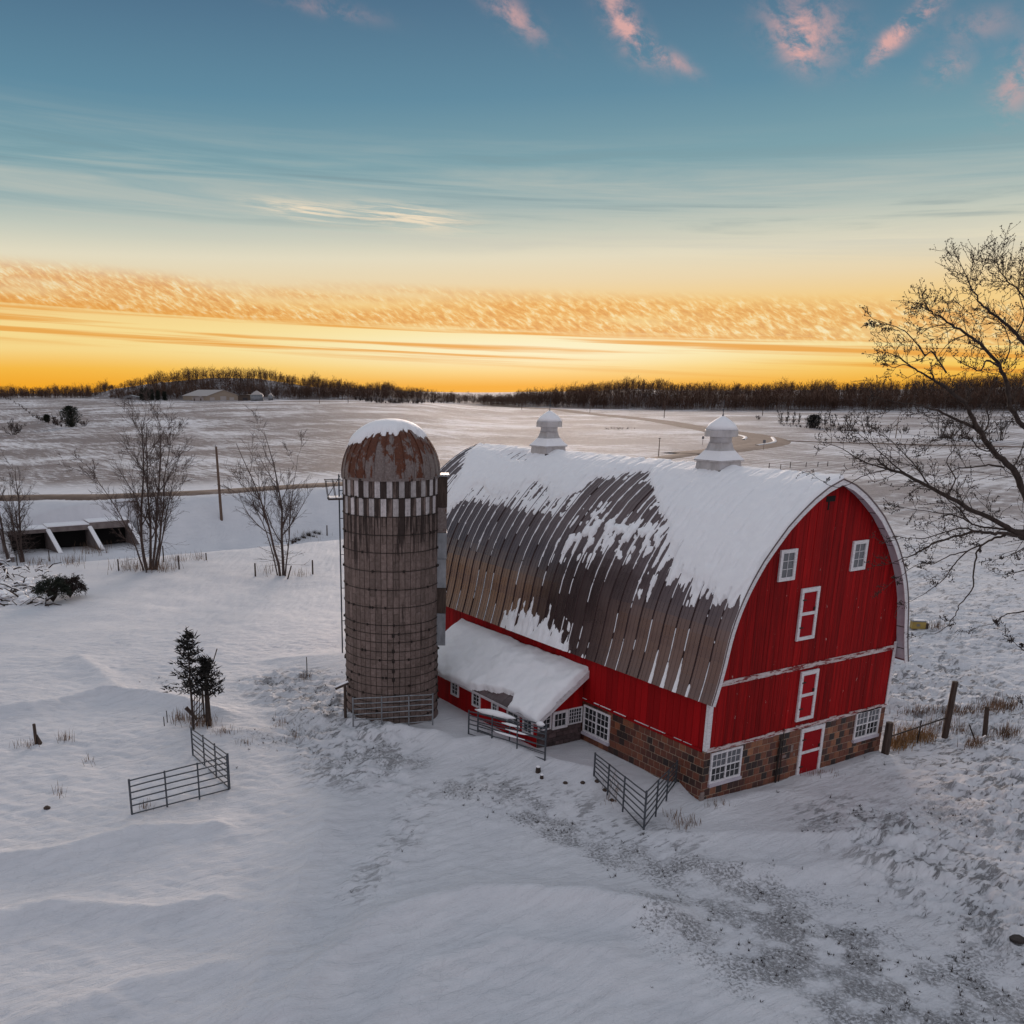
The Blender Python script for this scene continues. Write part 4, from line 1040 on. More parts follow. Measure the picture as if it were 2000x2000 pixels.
# half staves that close the gap under the checker band
lst.sort(key=lambda c: -c[0])
rest = MB()
def put_stave(th, z0, h, white, k):
    c, s_ = math.cos(th), math.sin(th)
    if k < 300:
        inst(sv_w if white else sv_c, 'stave', core_, SC+V((SR*c*random.uniform(.998, 1.002), SR*s_, z0)), (0, 0, th), (1, 1, h/SVH))
    else:
        fr = (SC+V((SR*c, SR*s_, z0)), V((-s_, c, 0)), ZU, V((c, s_, 0))); w2 = SR*math.tan(dth/2)-.011
        rest.fbox(fr, -w2, w2, 0, h-.004, -.05, 0)
for k, (f_, th, z0, white) in enumerate(lst): put_stave(th, z0, SVH, white, k)
for k in range(1, NSV, 2): put_stave(k*dth, SZ1-2.5*SVH, SVH*.5, False, 999)
tag(rest.build('staves', 'concrete_stave_joined', core_), kind='stuff')
# base curb
MB().lathe(SC, [(SR+.06, -.5), (SR+.06, .34), (SR-.02, .36)], 51).build('base_ring', 'concrete', silo)
# hoops
def ring(z, r, t, n=64):
    mb = MB(); pts = [SC+V((r*math.cos(2*math.pi*i/n), r*math.sin(2*math.pi*i/n), z)) for i in range(n+1)]; mb.tube(pts, t, 5, False); return mb
hz = [11.19, 10.46, 9.69, 8.92, 8.17, 7.37, 6.58, 5.80, 5.03, 4.64, 4.26, 3.84, 3.46, 3.06, 2.66, 2.26, 1.87, 1.48, 1.1, .75]
for i, z in enumerate(hz):
    mb = ring(z, SR+.018, .017 if i < 9 else .015)
    for j in range(6):
        a = toc+random.uniform(-1.5, 1.5) if j < 3 else random.uniform(0, 6.28); p = SC+V(((SR+.035)*math.cos(a), (SR+.035)*math.sin(a), z)); mb.box(tuple(p-V((.03, .03, .05))), tuple(p+V((.03, .03, .05))))
    mb.build('hoop', 'dark_hoop_steel', silo)
# wedge of discharge door hardware on the front
for z in (4.6, 3.9, 3.45, 3.0, 2.6):
    mb = MB(); p = SC+V(((SR+.03)*math.cos(toc+.03), (SR+.03)*math.sin(toc+.03), z)); mb.box(tuple(p-V((.045, .045, .10))), tuple(p+V((.045, .045, .06)))); mb.build('hoop_lug', 'dark_hoop_steel', silo)
# dome
NG = 30; DH = 2.22
def dome_pt(u, th, off=0.0):
    """u 0 at the rim .. 1 at the top"""
    a = u*math.pi/2; r = (SR+.03+off)*math.cos(a)**.92 if u < 1 else 0.0; return SC+V((r*math.cos(th), r*math.sin(th), SZ1+.04+(DH+off)*math.sin(a)))
dome = MB().lathe(SC, [(SR+.05, SZ1-.05), (SR+.05, SZ1+.06), (SR-.1, SZ1+.07)], 60).build('dome', 'rusty_galvanised_dome', silo)
mb = MB(); nseg = 12; hw = math.pi/NG
for s_ in range(nseg+1):
    u = s_/nseg*.985; p = [dome_pt(u, -hw+.004), dome_pt(u, 0, .006), dome_pt(u, hw-.012), dome_pt(u, hw-.010, .03), dome_pt(u, hw+.006, .03), dome_pt(u, hw+.006, .0)]
    mb.v.extend([tuple(q-SC) for q in p])
for s_ in range(nseg):
    for j in range(5): a = s_*6+j; mb.f.append((a, a+1, a+7, a+6))
gore = umesh(mb, 'dome_panel', 'rusty_galvanised_dome')
for k in range(NG): inst(gore, 'dome_panel', dome, SC, (0, 0, 2*math.pi*k/NG))
mb = MB(); nu, nt = 40, 144
for i in range(nu+1):
    for j in range(nt):
        th = 2*math.pi*j/nt; u = i/nu
        rel = math.atan2(math.sin(th-toc), math.cos(th-toc))
        low = .57+.04*math.cos(rel)-.17*max(0, math.sin(-rel))**2 - .26*max(0, -math.cos(rel))
        w1 = float(fbm(np.array([th*6.0]), np.array([u*2.0]), 91, 4)[0]); rag = .30*(w1-.5)+(.07 if (j*NG//nt) % 2 else 0)*w1
        h = np.clip((u-(low+rag))/.10, -1, 1); hh = .012+.13*math.sqrt(max(h, 0)) if h > 0 else -.03
        mb.v.append(tuple(dome_pt(min(u, .999), th, hh)))
for i in range(nu):
    for j in range(nt):
        q = (i*nt+j, i*nt+(j+1) % nt, (i+1)*nt+(j+1) % nt, (i+1)*nt+j)
        mb.f.append(q)
o = fixn(mb.build('dome_snow', 'snow', dome, True)); o['kind'] = 'stuff'
# chute on the barn side
ca = toc+math.pi/2-.05
cdx, cdy = math.cos(ca), math.sin(ca)
CF = (SC+V((cdx*SR, cdy*SR, 0)), V((-cdy, cdx, 0)), ZU, V((cdx, cdy, 0)))
zc = 3.7; k = 0
for hh, mt in ((1.5, 'grey_sheet_metal'), (1.15, 'weathered_wood'), (1.3, 'grey_sheet_metal'), (1.15, 'grey_sheet_metal'), (1.1, 'rusty_galvanised_dome'), (1.3, 'weathered_wood')):
    mb = MB(); mb.fbox(CF, -.48, .48, zc, zc+hh-.02, -.1, .34+.015*(k % 2)); mb.build('chute_panel', mt, silo); zc += hh; k += 1
mb = MB(); mb.fbox(CF, -.52, .52, zc, zc+.08, -.1, .42); mb.build('chute_cap', 'grey_sheet_metal', silo)
# fill pipe and basket on the left
pa = toc-math.pi/2+.14
pp = SC+V((math.cos(pa)*(SR+.16), math.sin(pa)*(SR+.16), 0))
mb = MB(); mb.tube([pp+V((0, 0, 3.3)), pp+V((0, 0, 11.3))], .035, 6)
for z in (4.8, 6.3, 7.8, 9.4, 10.6): mb.tube([pp+V((0, 0, z)), SC+V((math.cos(pa)*(SR-.02), math.sin(pa)*(SR-.02), z))], .018, 5)
mb.build('filler_pipe', 'galvanised_steel', silo)
bd_, bs_ = V((math.cos(pa), math.sin(pa), 0)), V((-math.sin(pa), math.cos(pa), 0))
mb = MB(); bo = SC+bd_*(SR+.02)+V((0, 0, 10.3))
for z, e_ in ((0, .62), (.75, .75)):
    c4 = [bo+V((0, 0, z))-bs_*.35, bo+V((0, 0, z))+bd_*e_-bs_*.35, bo+V((0, 0, z))+bd_*e_+bs_*.35, bo+V((0, 0, z))+bs_*.35]
    mb.tube(c4, .018, 5)
for e_, q in ((.62, -.35), (.62, .35), (.3, -.35), (.3, .35)): mb.tube([bo+bd_*e_+bs_*q, bo+bd_*(e_+.1)+bs_*q+V((0, 0, .78))], .016, 5)
mb.tube([bo+bd_*.62-bs_*.35, bo+bd_*.05-bs_*.35+V((0, 0, .9))], .014, 5)
mb.build('platform_rail', 'dark_hoop_steel', silo)
mb = MB(); mb.fbox((bo, bs_, ZU, bd_), -.36, .36, -.06, -.02, 0, .64); mb.build('platform', 'weathered_wood', silo)
mb = MB(); mb.fbox((bo, bs_, ZU, bd_), -.34, .34, -.018, .05, .02, .62); o = mb.build('platform_snow', 'snow', silo); o['kind'] = 'stuff'

# ------------------------------------------------------------------ gates
def gate(b0, b1, h, label, nr=6, ups=(0.0, .33, .67, 1.0), r=.026, bury=.05, group='metal farm gates', mat='galvanised_steel'):
    b0, b1 = V(b0), V(b1); t_ = thing('farm_gate', (b0+b1)/2, label, 'gate', group)
    h0, h1 = (h, h) if not hasattr(h, '__len__') else h
    for k in range(nr):
        f = k/(nr-1); f = f**.9
        p0 = b0+ZU*(.08+(h0-.1)*f-bury); p1 = b1+ZU*(.08+(h1-.1)*f-bury)
        pts = [p0.lerp(p1, i/6)+ZU*random.uniform(-.012, .012) for i in range(7)]
        MB().tube(pts, r, 6).build('rail', mat, t_)
    for i, u in enumerate(ups):
        p = b0.lerp(b1, u); hh = h0+(h1-h0)*u; n_ = (b1-b0).cross(ZU).normalized()*.03*(1 if i % 2 else 1)
        rr = r*1.5 if i in (0, len(ups)-1) else r*1.25
        q = V((0, 0, 0)) if i in (0, len(ups)-1) else n_
        MB().tube([p+q-ZU*(.15), p+q+ZU*(hh+.03-bury)], rr, 6).build('upright', mat, t_)
    return t_
def gate_px(p0, p1, t0, t1, label, **kw):
    a, b = G(*p0), G(*p1); return gate(a, b, (HT(a, t0), HT(b, t1)), label, **kw), a, b
_, a, corner = gate_px((258, 1592), (447, 1543), 1521, 1474, 'open grey tube gate alone on the snow, nearer panel below the two cedars', ups=(0, .345, .68, 1))
c2 = G(377, 1476); gate(corner+V((.05, .05, 0)), c2, (HT(corner, 1472), HT(c2, 1420)), 'grey tube gate running back from the near panel towards the two cedars', ups=(0, .36, .68, 1))
def atd(px, py, d):
    q = ray(px, py); return V(CAM+q*(d/(q[0]*FH[0]+q[1]*FH[1])))
ga, gb = atd(690, 1421, 37.75), atd(845, 1410, 37.75)
gate(ga, gb, (HT(ga, 1362), HT(gb, 1353)), 'grey tube gate standing across the foot of the silo', ups=(0, .36, .70, 1), mat='grey_sheet_metal')
a, b = G(915, 1434), G(1064, 1487); hA, hB = HT(a, 1386), HT(b, 1420)
gate(a, b, (hA, hB), 'snow laden tube gate in front of the lean-to windows', ups=(0, .33, .66, 1))
n_ = V((.30, .38, 0)); gate(a+n_+V((.3, -.2, 0)), b+n_, (hA*.95, hB*.97), 'second tube gate leaning behind the snow laden one by the lean-to', ups=(0, .5, 1), nr=5)
mb = MB()
for u0, u1, zz, w in ((.08, .62, 1.0, .17), (.88, .98, 1.0, .12), (.45, .68, .82, .06), (.5, .8, .63, .05), (.3, .75, .45, .05)):
    p = [a.lerp(b, u0+(u1-u0)*i/8)+n_*(.5 if w > .1 else 0)+ZU*((hA+(hB-hA)*(u0+(u1-u0)*i/8))*zz-.02) for i in range(9)]
    mb.tube(p, [max(.02, w*math.sin(math.pi*(i+.35)/8.7)) for i in range(9)], 8)
o = mb.build('gate_snow', 'snow', None, True); tag(o, 'pillows of snow lying on the double gate rails by the lean-to', 'snow', None, 'stuff')
a, b, c = G(1160, 1516), G(1257, 1622), G(1319, 1530)
gate(a, b, (HT(a, 1469), HT(b, 1546)), 'tube gate at the barn corner, long panel facing the yard', ups=(0, .31, .62, 1))
gate(b+V((.04, .04, 0)), c, (HT(b, 1545), HT(c, 1484)), 'tube gate turned in from the yard panel against the clay block wall', ups=(0, .34, .68, 1))
# woven lattice gate beside the cedars
a, b = G(379, 1424), G(399, 1402); lg = thing('lattice_gate', (a+b)/2, 'short weathered lattice gate between the trunks of the two cedars', 'gate')
h = 1.45
for u in (0, 1): p = a.lerp(b, u); MB().tube([p-ZU*.2, p+ZU*h], .04, 6).build('upright', 'weathered_wood', lg)
for k in range(5): MB().tube([a.lerp(b, .02)+ZU*(.15+k*.28), a.lerp(b, .98)+ZU*(.2+k*.3)], .022, 5).build('rail', 'weathered_wood', lg)
for k in range(4): MB().tube([a.lerp(b, k/4)+ZU*.1, a.lerp(b, (k+1)/4)+ZU*h], .018, 5).build('slat', 'weathered_wood', lg)

# ------------------------------------------------------------------ posts
def post(px, py, ptop, label, r=.06, px_top=None, name='fence_post', group=None, mat='weathered_wood', n=7, cat='post', snow=False):
    b = G(px, py); h = HT(b, ptop)
    t_ = b+ZU*h
    if px_top is not None: t_ = at_depth(px_top, ptop, b)
    d_ = (t_-b); mb = MB(); mb.tube([b-d_*.25, b+d_*.5, t_], [r*1.06, r, r*.92], n)
    o = mb.build(name, mat, None, origin=b); return tag(o, label, cat, group)
FG = 'fence posts along the creek bank'
post(34, 1106, 1082, 'short fence post between the two bare trees at the left edge', .07, group=FG)
post(97, 1096, 1075, 'fence post standing in front of the culvert wing wall', .07, group=FG)
post(232, 1115, 1092, 'fence post just before the dry grass of the many-stemmed tree', .07, group=FG)
post(286, 1119, 1095, 'fence post in the dry grass at the foot of the many-stemmed tree', .07, group=FG)
post(320, 1098, 1066, 'fence post just past the trunk of the many-stemmed tree', .07, group=FG)
post(350, 1112, 1085, 'fence post standing clear of the grass beyond the many-stemmed tree', .08, group=FG)
post(403, 1094, 1080, 'small fence post half sunk at the edge of the ditch', .07, group=FG)
post(499, 1126, 1100, 'fence post on the open bank before the twin-trunk tree', .08, group=FG)
post(562, 1131, 1105, 'leaning fence post touching the twin-trunk tree', .07, px_top=569, group=FG)
post(611, 1122, 1094, 'fence post in a forked pair beyond the twin-trunk tree', .08, group=FG)
post(639, 1047, 1026, 'fence post on the far bank beside the silo', .09, group=FG)
post(600, 1323, 1283, 'thin steel stake alone on the snow before the silo', .025, mat='dark_hoop_steel')
post(327, 1412, 1388, 'taller of two thin stakes left of the cedars', .022, mat='dark_hoop_steel')
post(321, 1418, 1400, 'shorter of two thin stakes left of the cedars', .022, mat='dark_hoop_steel')
sp = post(71, 1454, 1414, 'broken grey fence post standing alone in the drift at the left edge', .075)
b = G(79, 1453); mb = MB(); mb.tube([b-ZU*.1, b+V((-.10, .05, .42))], [.13, .03], 5); mb.build('splinter', 'weathered_wood', sp, origin=b)
s1 = post(675, 1402, 1337, 'stout brown post left of the silo foot', .07, name='post')
a_, b_2 = at_depth(655, 1345, G(675, 1402)), at_depth(680, 1334, G(675, 1402)); mb = MB(); mb.tube([a_, b_2], .07, 6); pl_ = mb.build('crosspiece', 'weathered_wood', s1, origin=a_)
mb = MB(); mb.tube([a_+ZU*.07, b_2+ZU*.07], .05, 6); o = mb.build('snow_cap', 'snow', s1, origin=a_); o['kind'] = 'stuff'
post(1728, 1473, 1411, 'wide brown plank post against the far corner of the barn', .15, name='post')
fr_g = 'posts of the fence running out from the barn corner'
for q, l in (((1736, 1468, 1424), 'steel fence post next to the barn corner plank'), ((1792, 1452, 1407), 'steel fence post midway along the grassy rail')):
    post(*q, l, .03, mat='dark_hoop_steel', group=fr_g)
post(1845, 1440, 1331, 'tall thick fence post leaning beside the barn fence rail', .13, px_top=1866, group=fr_g)
post(1843, 1424, 1388, 'short post lashed to the tall leaning post', .055, group=fr_g)
post(1923, 1436, 1380, 'grey fence post standing upright right of the tall leaning one', .10, px_top=1928, group=fr_g)
post(1905, 1450, 1415, 'thin stake leaning left in the snow before the upright grey post', .03, px_top=1893, group=fr_g, mat='dark_hoop_steel')
a_, b_2 = at_depth(1740, 1438, G(1740, 1468)), at_depth(1848, 1402, G(1846, 1440))
tag(MB().tube([a_, b_2], .032, 6).build('fence_rail', 'dark_hoop_steel'), 'dark rail sloping between the barn corner and the leaning post', 'rail')
FB = 'thin posts of the field fence beyond the ridge'
lb = ['first field fence post beyond the near cupola', 'field fence post second from the near cupola', 'leaning field fence post third from the near cupola', 'field fence post fourth from the near cupola', 'field fence post fifth from the near cupola', 'sixth field fence post, below the barn apex twigs']
fpts = []
for (x, y, t_), l in zip(((1501, 922, 904), (1524, 917, 907), (1543, 914, 902), (1574, 912, 903), (1597, 911, 902), (1616, 911, 901)), lb):
    post(x, y, t_, l, .07, group=FB); g_ = G(x, y); fpts.append(g_+ZU*HT(g_, t_)*.9)
mb = MB()
mb.tube(fpts, .012, 4); mb.tube([p-ZU*.5 for p in fpts], .012, 4); tag(mb.build('fence_wire', 'dark_hoop_steel'), 'two thin wires of the field fence beyond the barn ridge', 'wire')

# poles
def pole(px, py, ptop, label, r=.13, px_top=None, group=None):
    b = G(px, py); h = HT(b, ptop); t_ = b+ZU*h if px_top is None else at_depth(px_top, ptop, b)
    o = thing('utility_pole', b, label, 'pole', group)
    MB().tube([b-ZU*.5, b.lerp(t_, .5), t_], [r*1.15, r, r*.8], 8).build('post', 'utility_pole_wood', o)
    return o, t_
o, t_ = pole(433, 1018, 872, 'tall brown utility pole standing below the left road', .19, 422)
MB().tube([t_-ZU*.25+V((-.12, 0, 0)), t_+ZU*.25+V((-.1, 0, 0))], .05, 6).build('insulator', 'sign_grey', o)
FP = 'utility poles along the far road'
for x, y, t2, l in ((624, 788, 770, 'first far pole from the left, before the wooded hill'), (680, 787, 769, 'far pole second from the left before the wooded hill'), (745, 788, 769, 'far pole third from the left, above the silo dome'), (820, 786, 768, 'far pole right of the silo dome in front of the brush'),
                   (910, 783, 772, 'far pole in the gap between the two woods'), (1019, 800, 781, 'far pole just before the far cupola'), (1152, 806, 781, 'far pole midway between the two cupolas'), (1297, 816, 784, 'far pole left of the near cupola by the curve'), (1489, 812, 794, 'far pole right of the near cupola in the snowy field')):
    o, t_ = pole(x, y, t2, l, .16, group=FP)
    MB().tube([t_+V((-.7, .3, -.5)), t_+V((.7, -.3, -.5))], .07, 4).build('crossarm', 'utility_pole_wood', o)
o, t_ = pole(1286, 893, 855, 'thin pole with a small bracket behind the barn ridge', .09)
MB().tube([t_-ZU*.2+V((-.3, .1, 0)), t_-ZU*.05+V((.3, -.1, 0))], .07, 5).build('bracket', 'sign_grey', o)
pole(1749, 856, 816, 'slanting pole in the brush on the right field', .11, 1755)
def sign(px, py, ptop, label, w=.45, h=.45):
    b = G(px, py); hh = HT(b, ptop); o = thing('road_sign', b, label, 'sign', 'signs by the road bend')
    MB().tube([b-ZU*.3, b+ZU*hh], .05, 5).build('post', 'utility_pole_wood', o)
    fr = (b+ZU*(hh-h*2), V((RH[0], RH[1], 0)), ZU, V((-FH[0], -FH[1], 0))); MB().fbox(fr, -w, w, 0, h*2, .05, .08).build('sign_panel', 'sign_grey', o)
sign(1491, 879, 859, 'small grey sign on a post at the right tip of the road bend', .35, .4)
sign(1372, 869, 852, 'small grey sign beside the left road next to the near cupola', .3, .35)

# ------------------------------------------------------------------ bare trees
def grow_tree(rng, base, height, stems, spread=.35, lean=(0, 0), density=1.0, low_brush=True, rb=.16, minr=.010, up=.55, sides=(7, 5, 4, 3)):
    """returns (trunk, crown) builders: stems, then three orders of branches"""
    tr, cr = MB(), MB()
    def branch(p, d, L, r, lvl):
        n = (9, 7, 5, 3)[lvl]; pts = [V(p)]; dd = V(d).normalized(); q = V(p)
        for i in range(n):
            j = V((rng.gauss(0, 1), rng.gauss(0, 1), rng.gauss(0, .7)))*(.07, .10, .15, .18)[lvl]
            dd = (dd+j+ZU*up*(.05, .12, .11, .05)[lvl]).normalized(); q = q+dd*(L/n); pts.append(q.copy())
        rs = [max(minr, r*(1-.86*i/n)) for i in range(n+1)]
        (tr if lvl == 0 else cr).tube(pts, rs, sides[lvl], lvl < 2)
        if lvl >= 3: return
        nc = int((13, 8, 6)[lvl]*density*rng.uniform(.8, 1.25))
        for c in range(nc):
            u = rng.uniform((.22, .15, .15)[lvl], 1.0); i = min(int(u*n), n-1); pp_ = pts[i].lerp(pts[i+1], u*n-i)
            t_ = (pts[i+1]-pts[i]).normalized(); a = V((rng.gauss(0, 1), rng.gauss(0, 1), rng.gauss(0, 1))); a = (a-t_*a.dot(t_)).normalized()
            ang = rng.uniform(.35, .85); nd = t_*math.cos(ang)+a*math.sin(ang)
            ll = L*(.33, .45, .42)[lvl]*rng.uniform(.5, 1.15)*(1.15-.55*u if lvl == 0 else 1.0)
            branch(pp_, nd, ll, rs[i]*.55, lvl+1)
    for (dx, dy, hf, rf) in stems:
        branch(V(base)+V((dx*.6, dy*.6, -.3)), V((lean[0]+dx*spread, lean[1]+dy*spread, 1)), height*hf, rb*rf, 0)
    if low_brush:
        for _ in range(int(26*density)):
            a = rng.uniform(0, 6.28); z = rng.uniform(.8, height*.30); branch(V(base)+V((0, 0, z)), V((math.cos(a), math.sin(a), rng.uniform(-.25, .45))), height*rng.uniform(.10, .22), rb*.16, 2)
    return tr, cr
def bare_tree(px, py, ptop, label, seed, stems, group, name='bare_tree', mat='young_bark', **kw):
    b = G(px, py); h = HT(b, ptop); o = thing(name, b, label, 'tree', group); rng = random.Random(seed)
    tr, cr = grow_tree(rng, b, h, stems, **kw)
    tr.build('trunk', mat, o); cr.build('crown', mat, o); return o
R2 = lambda a, b: (a*RH[0]+b*FH[0], a*RH[1]+b*FH[1])   # offsets given as (right, away)
def stems(*l): return [(R2(a, b)[0], R2(a, b)[1], h, r) for a, b, h, r in l]
CG = 'bare trees along the creek bank'
bare_tree(294, 1113, 812, 'wide many-stemmed bare tree on the creek bank right of the culvert', 3, stems((-.55, 0, 1.0, 1.1), (-.12, .3, .98, 1.0), (.25, -.2, 1.0, .95), (.6, .2, .93, .85), (-.95, -.2, .80, .6), (.9, 0, .78, .6)), CG, spread=.22, rb=.155, density=1.15)
bare_tree(552, 1124, 832, 'slim bare tree with two trunks on the creek bank nearest the silo', 5, stems((-.35, 0, .96, 1.0), (.12, .1, 1.0, 1.1), (.4, -.2, .85, .6), (-.75, .2, .72, .55)), CG, spread=.13, rb=.135, density=1.0)
bare_tree(45, 1100, 905, 'bare tree with a straight trunk left of the culvert', 8, stems((-.1, 0, 1.0, 1.1), (.3, .1, .82, .6), (-.4, -.1, .8, .6)), CG, spread=.3, rb=.17, density=1.0)
bare_tree(21, 1100, 880, 'bare tree leaning out of the left edge of the picture', 9, stems((-.3, 0, 1.0, 1.1), (-.6, .1, .85, .6), (.1, .1, .7, .5)), CG, spread=.34, rb=.16, density=.9)

# brush row on the right fields
def shrub_like(px, py, ptop, label, seed, group, kind='bare_shrub', n=9, sp=.9, dens=.5, mat='young_bark', minr=.03, cat='shrub'):
    b = G(px, py); h = HT(b, ptop); rng = random.Random(seed); o = thing(kind, b, label, cat, group); st_ = []
    for i in range(n): a = rng.uniform(0, 6.28); q = rng.uniform(.1, 1); st_.append((math.cos(a)*q, math.sin(a)*q, rng.uniform(.6, 1.0), rng.uniform(.5, 1)))
    tr, cr = grow_tree(rng, b, h, st_, spread=sp, density=dens, low_brush=False, rb=max(.05, h*.016), minr=minr, sides=(4, 3, 3, 3))
    tr.build('stem', mat, o); cr.build('crown', mat, o); return o
BR = 'bare trees and bushes of the hedgerow on the right field'
hedge = [(1524, 829, 801, 1), (1537, 829, 800, 1), (1549, 830, 803, 1), (1560, 829, 806, 1), (1597, 835, 803, 1), (1611, 836, 805, 1), (1625, 838, 812, 1), (1659, 842, 802, 2), (1693, 838, 806, 1)]
hl = ['leftmost thin tree of the right field hedgerow', 'thin bare tree second from the left in the hedgerow', 'thin bare tree third from the left in the hedgerow', 'thin bare tree left of the dark evergreen bush', 'thin bare tree just right of the dark evergreen bush', 'thin bare tree in the middle of the hedgerow', 'low bare tree before the gnarled hedgerow tree', 'gnarled dark bare tree in the hedgerow', 'thin bare tree right of the gnarled one']
for (x, y, t2, k), l in zip(hedge, hl):
    bare_tree(x, y, t2, l, x, stems(*(((-.2, 0, 1, 1), (.2, .1, .9, .8), (.05, -.2, .85, .7)) if k == 1 else ((-.5, 0, .9, 1.3), (.6, .1, .95, 1.3), (.1, .2, 1, 1.2)))), BR, spread=.2 if k == 1 else .6, rb=.11 if k == 1 else .18, minr=.04, density=.58, sides=(4, 3, 3, 3), mat='bark')
for x, y, t2, l in ((1481, 820, 808, 'small tangled bush left of the hedgerow'), (1640, 840, 822, 'low bush beside the gnarled hedgerow tree'), (1728, 846, 829, 'round bush right of the hedgerow, above the barn apex'), (1672, 843, 831, 'dark low bush at the foot of the gnarled tree'), (1765, 848, 826, 'loose bush at the slanting pole')):
    shrub_like(x, y, t2, l, x, BR, minr=.04, mat='bark')
for x, y, t2, l in ((1835, 852, 805, 'first thicket tree behind the foreground branches'), (1858, 855, 806, 'second thicket tree behind the foreground branches'), (1882, 857, 803, 'third thicket tree behind the foreground branches'), (1915, 858, 806, 'fourth thicket tree, near the foreground limb'), (1955, 860, 810, 'last thicket tree towards the right edge')):
    shrub_like(x, y, t2, l, x, 'thicket trees beside the side road', 'bare_tree', n=8, sp=.5, minr=.035, mat='bark', cat='tree')
shrub_like(26, 849, 815, 'round bare bush on the hill at the left edge', 77, None, n=16, sp=1.3, dens=.55, minr=.028, mat='bark')

# conifers
def needle_mass(mb, rng, c, d, L, w, n):
    """spray of flat needles along a limb"""
    d = V(d).normalized(); side = d.cross(ZU)
    if side.length < .1: side = V((1, 0, 0))
    side.normalize()
    for i in range(n):
        u = rng.uniform(.1, 1); p = V(c)+d*L*u+V((rng.gauss(0, 1), rng.gauss(0, 1), rng.gauss(0, .7)))*w*.35
        dr_ = (d*rng.uniform(.3, 1)+side*rng.gauss(0, .8)+ZU*rng.gauss(.1, .5)).normalized(); ll = w*rng.uniform(.5, 1.2); ww = dr_.cross(V((rng.gauss(0, 1), rng.gauss(0, 1), rng.gauss(0, 1))))
        if ww.length < 1e-3: continue
        ww = ww.normalized()*w*.13; k = len(mb.v); mb.v.extend([tuple(p-ww), tuple(p+ww), tuple(p+dr_*ll)]); mb.f.append((k, k+1, k+2))
def conifer(px, py, ptop, label, seed, group=None, width=.5, bare=.0, nl=60, npl=40, w=.25, mat='pine_needles', round_=False, name='conifer', px_top=None, trunk_r=.06, upsw=.25, two=False):
    b = G(px, py); h = HT(b, ptop); o = thing(name, b, label, 'tree', group); rng = random.Random(seed)
    tr = MB(); tr.tube([b-ZU*.3, b+ZU*h*.5, b+ZU*h*.97], [trunk_r, trunk_r*.7, .012], 7); cr = MB()
    for i in range(nl):
        u = bare+(1-bare)*(i+rng.random())/nl; a = i*2.4+rng.uniform(-.4, .4)
        prof = (math.sin(math.pi*min(1, (u-bare)/(1-bare)*.92+.08))**.7 if round_ else (1-(u-bare)/(1-bare))**.8*.9+.10)
        if not round_: prof *= rng.uniform(.55, 1.15)
        L = h*width*prof*rng.uniform(.75, 1.05); d = V((math.cos(a), math.sin(a), upsw+.5*max(0, u-.6))); p = b+ZU*h*u
        tr.tube([p, p+d.normalized()*L*.9], [trunk_r*.25, .006], 4, False); needle_mass(cr, rng, p, d, L, w, npl)
    needle_mass(cr, rng, b+ZU*h*.8, ZU, h*.22, w*.8, npl*2)
    tr.build('trunk', 'bark', o); cr.build('crown', mat, o); return o
conifer(378, 1424, 1238, 'taller slim cedar at the open gate with a pointed double top', 21, None, .31, .36, 34, 24, .30, 'cedar_needles', name='cedar_tree', upsw=.18)
conifer(408, 1417, 1290, 'shorter bushy cedar on a thick stump trunk behind the gate', 22, None, .40, .42, 26, 26, .30, 'cedar_needles', name='cedar_tree', trunk_r=.15, upsw=.55)
b = G(408, 1417); tag(MB().tube([at_depth(415, 1297, b), at_depth(424, 1267, b)], .025, 5).build('dead_stick', 'weathered_wood'), 'bare stick poking up out of the shorter cedar', 'stick')
b = G(383, 1414); tag(MB().tube([at_depth(363, 1382, b), at_depth(385, 1405, b)], [.10, .08], 7).build('leaning_log', 'weathered_wood'), 'short log leaning against the taller cedar', 'log')
conifer(139, 834, 795, 'dark round pine on the hillside at the left', 31, None, .62, .0, 90, 40, .75, 'pine_needles', True, trunk_r=.2, name='pine_tree')
conifer(92, 825, 811, 'small dark pine left of the round one on the hillside', 32, None, .5, .02, 40, 40, .7, 'pine_needles', True, trunk_r=.1, name='pine_tree')
shrub_like(112, 829, 808, 'bare bush against the left side of the round pine', 33, None, n=10, minr=.05)
shrub_like(165, 832, 818, 'low brush right of the round pine', 34, None, n=10, sp=1.4, minr=.05)
for i, (x, y, t2, l) in enumerate(((278, 782, 760, 'leftmost spruce of the dark farmyard clump'), (287, 782, 759, 'second spruce of the dark farmyard clump'), (297, 782, 762, 'third spruce of the dark clump next to the far silo'), (309, 782, 764, 'slim spruce right of the far silo'), (322, 782, 766, 'low spruce between the far silo and the long barn'))):
    conifer(x, y, t2, l, 40+i, 'dark spruces in the far farmyard', .34, .0, 46, 26, 1.3, 'pine_needles', trunk_r=.2, name='spruce_tree')
conifer(1597-10, 836, 812, 'dark evergreen bush in the right field hedgerow', 55, None, .75, .0, 60, 40, .7, 'cedar_needles', True, trunk_r=.1, name='evergreen_bush')

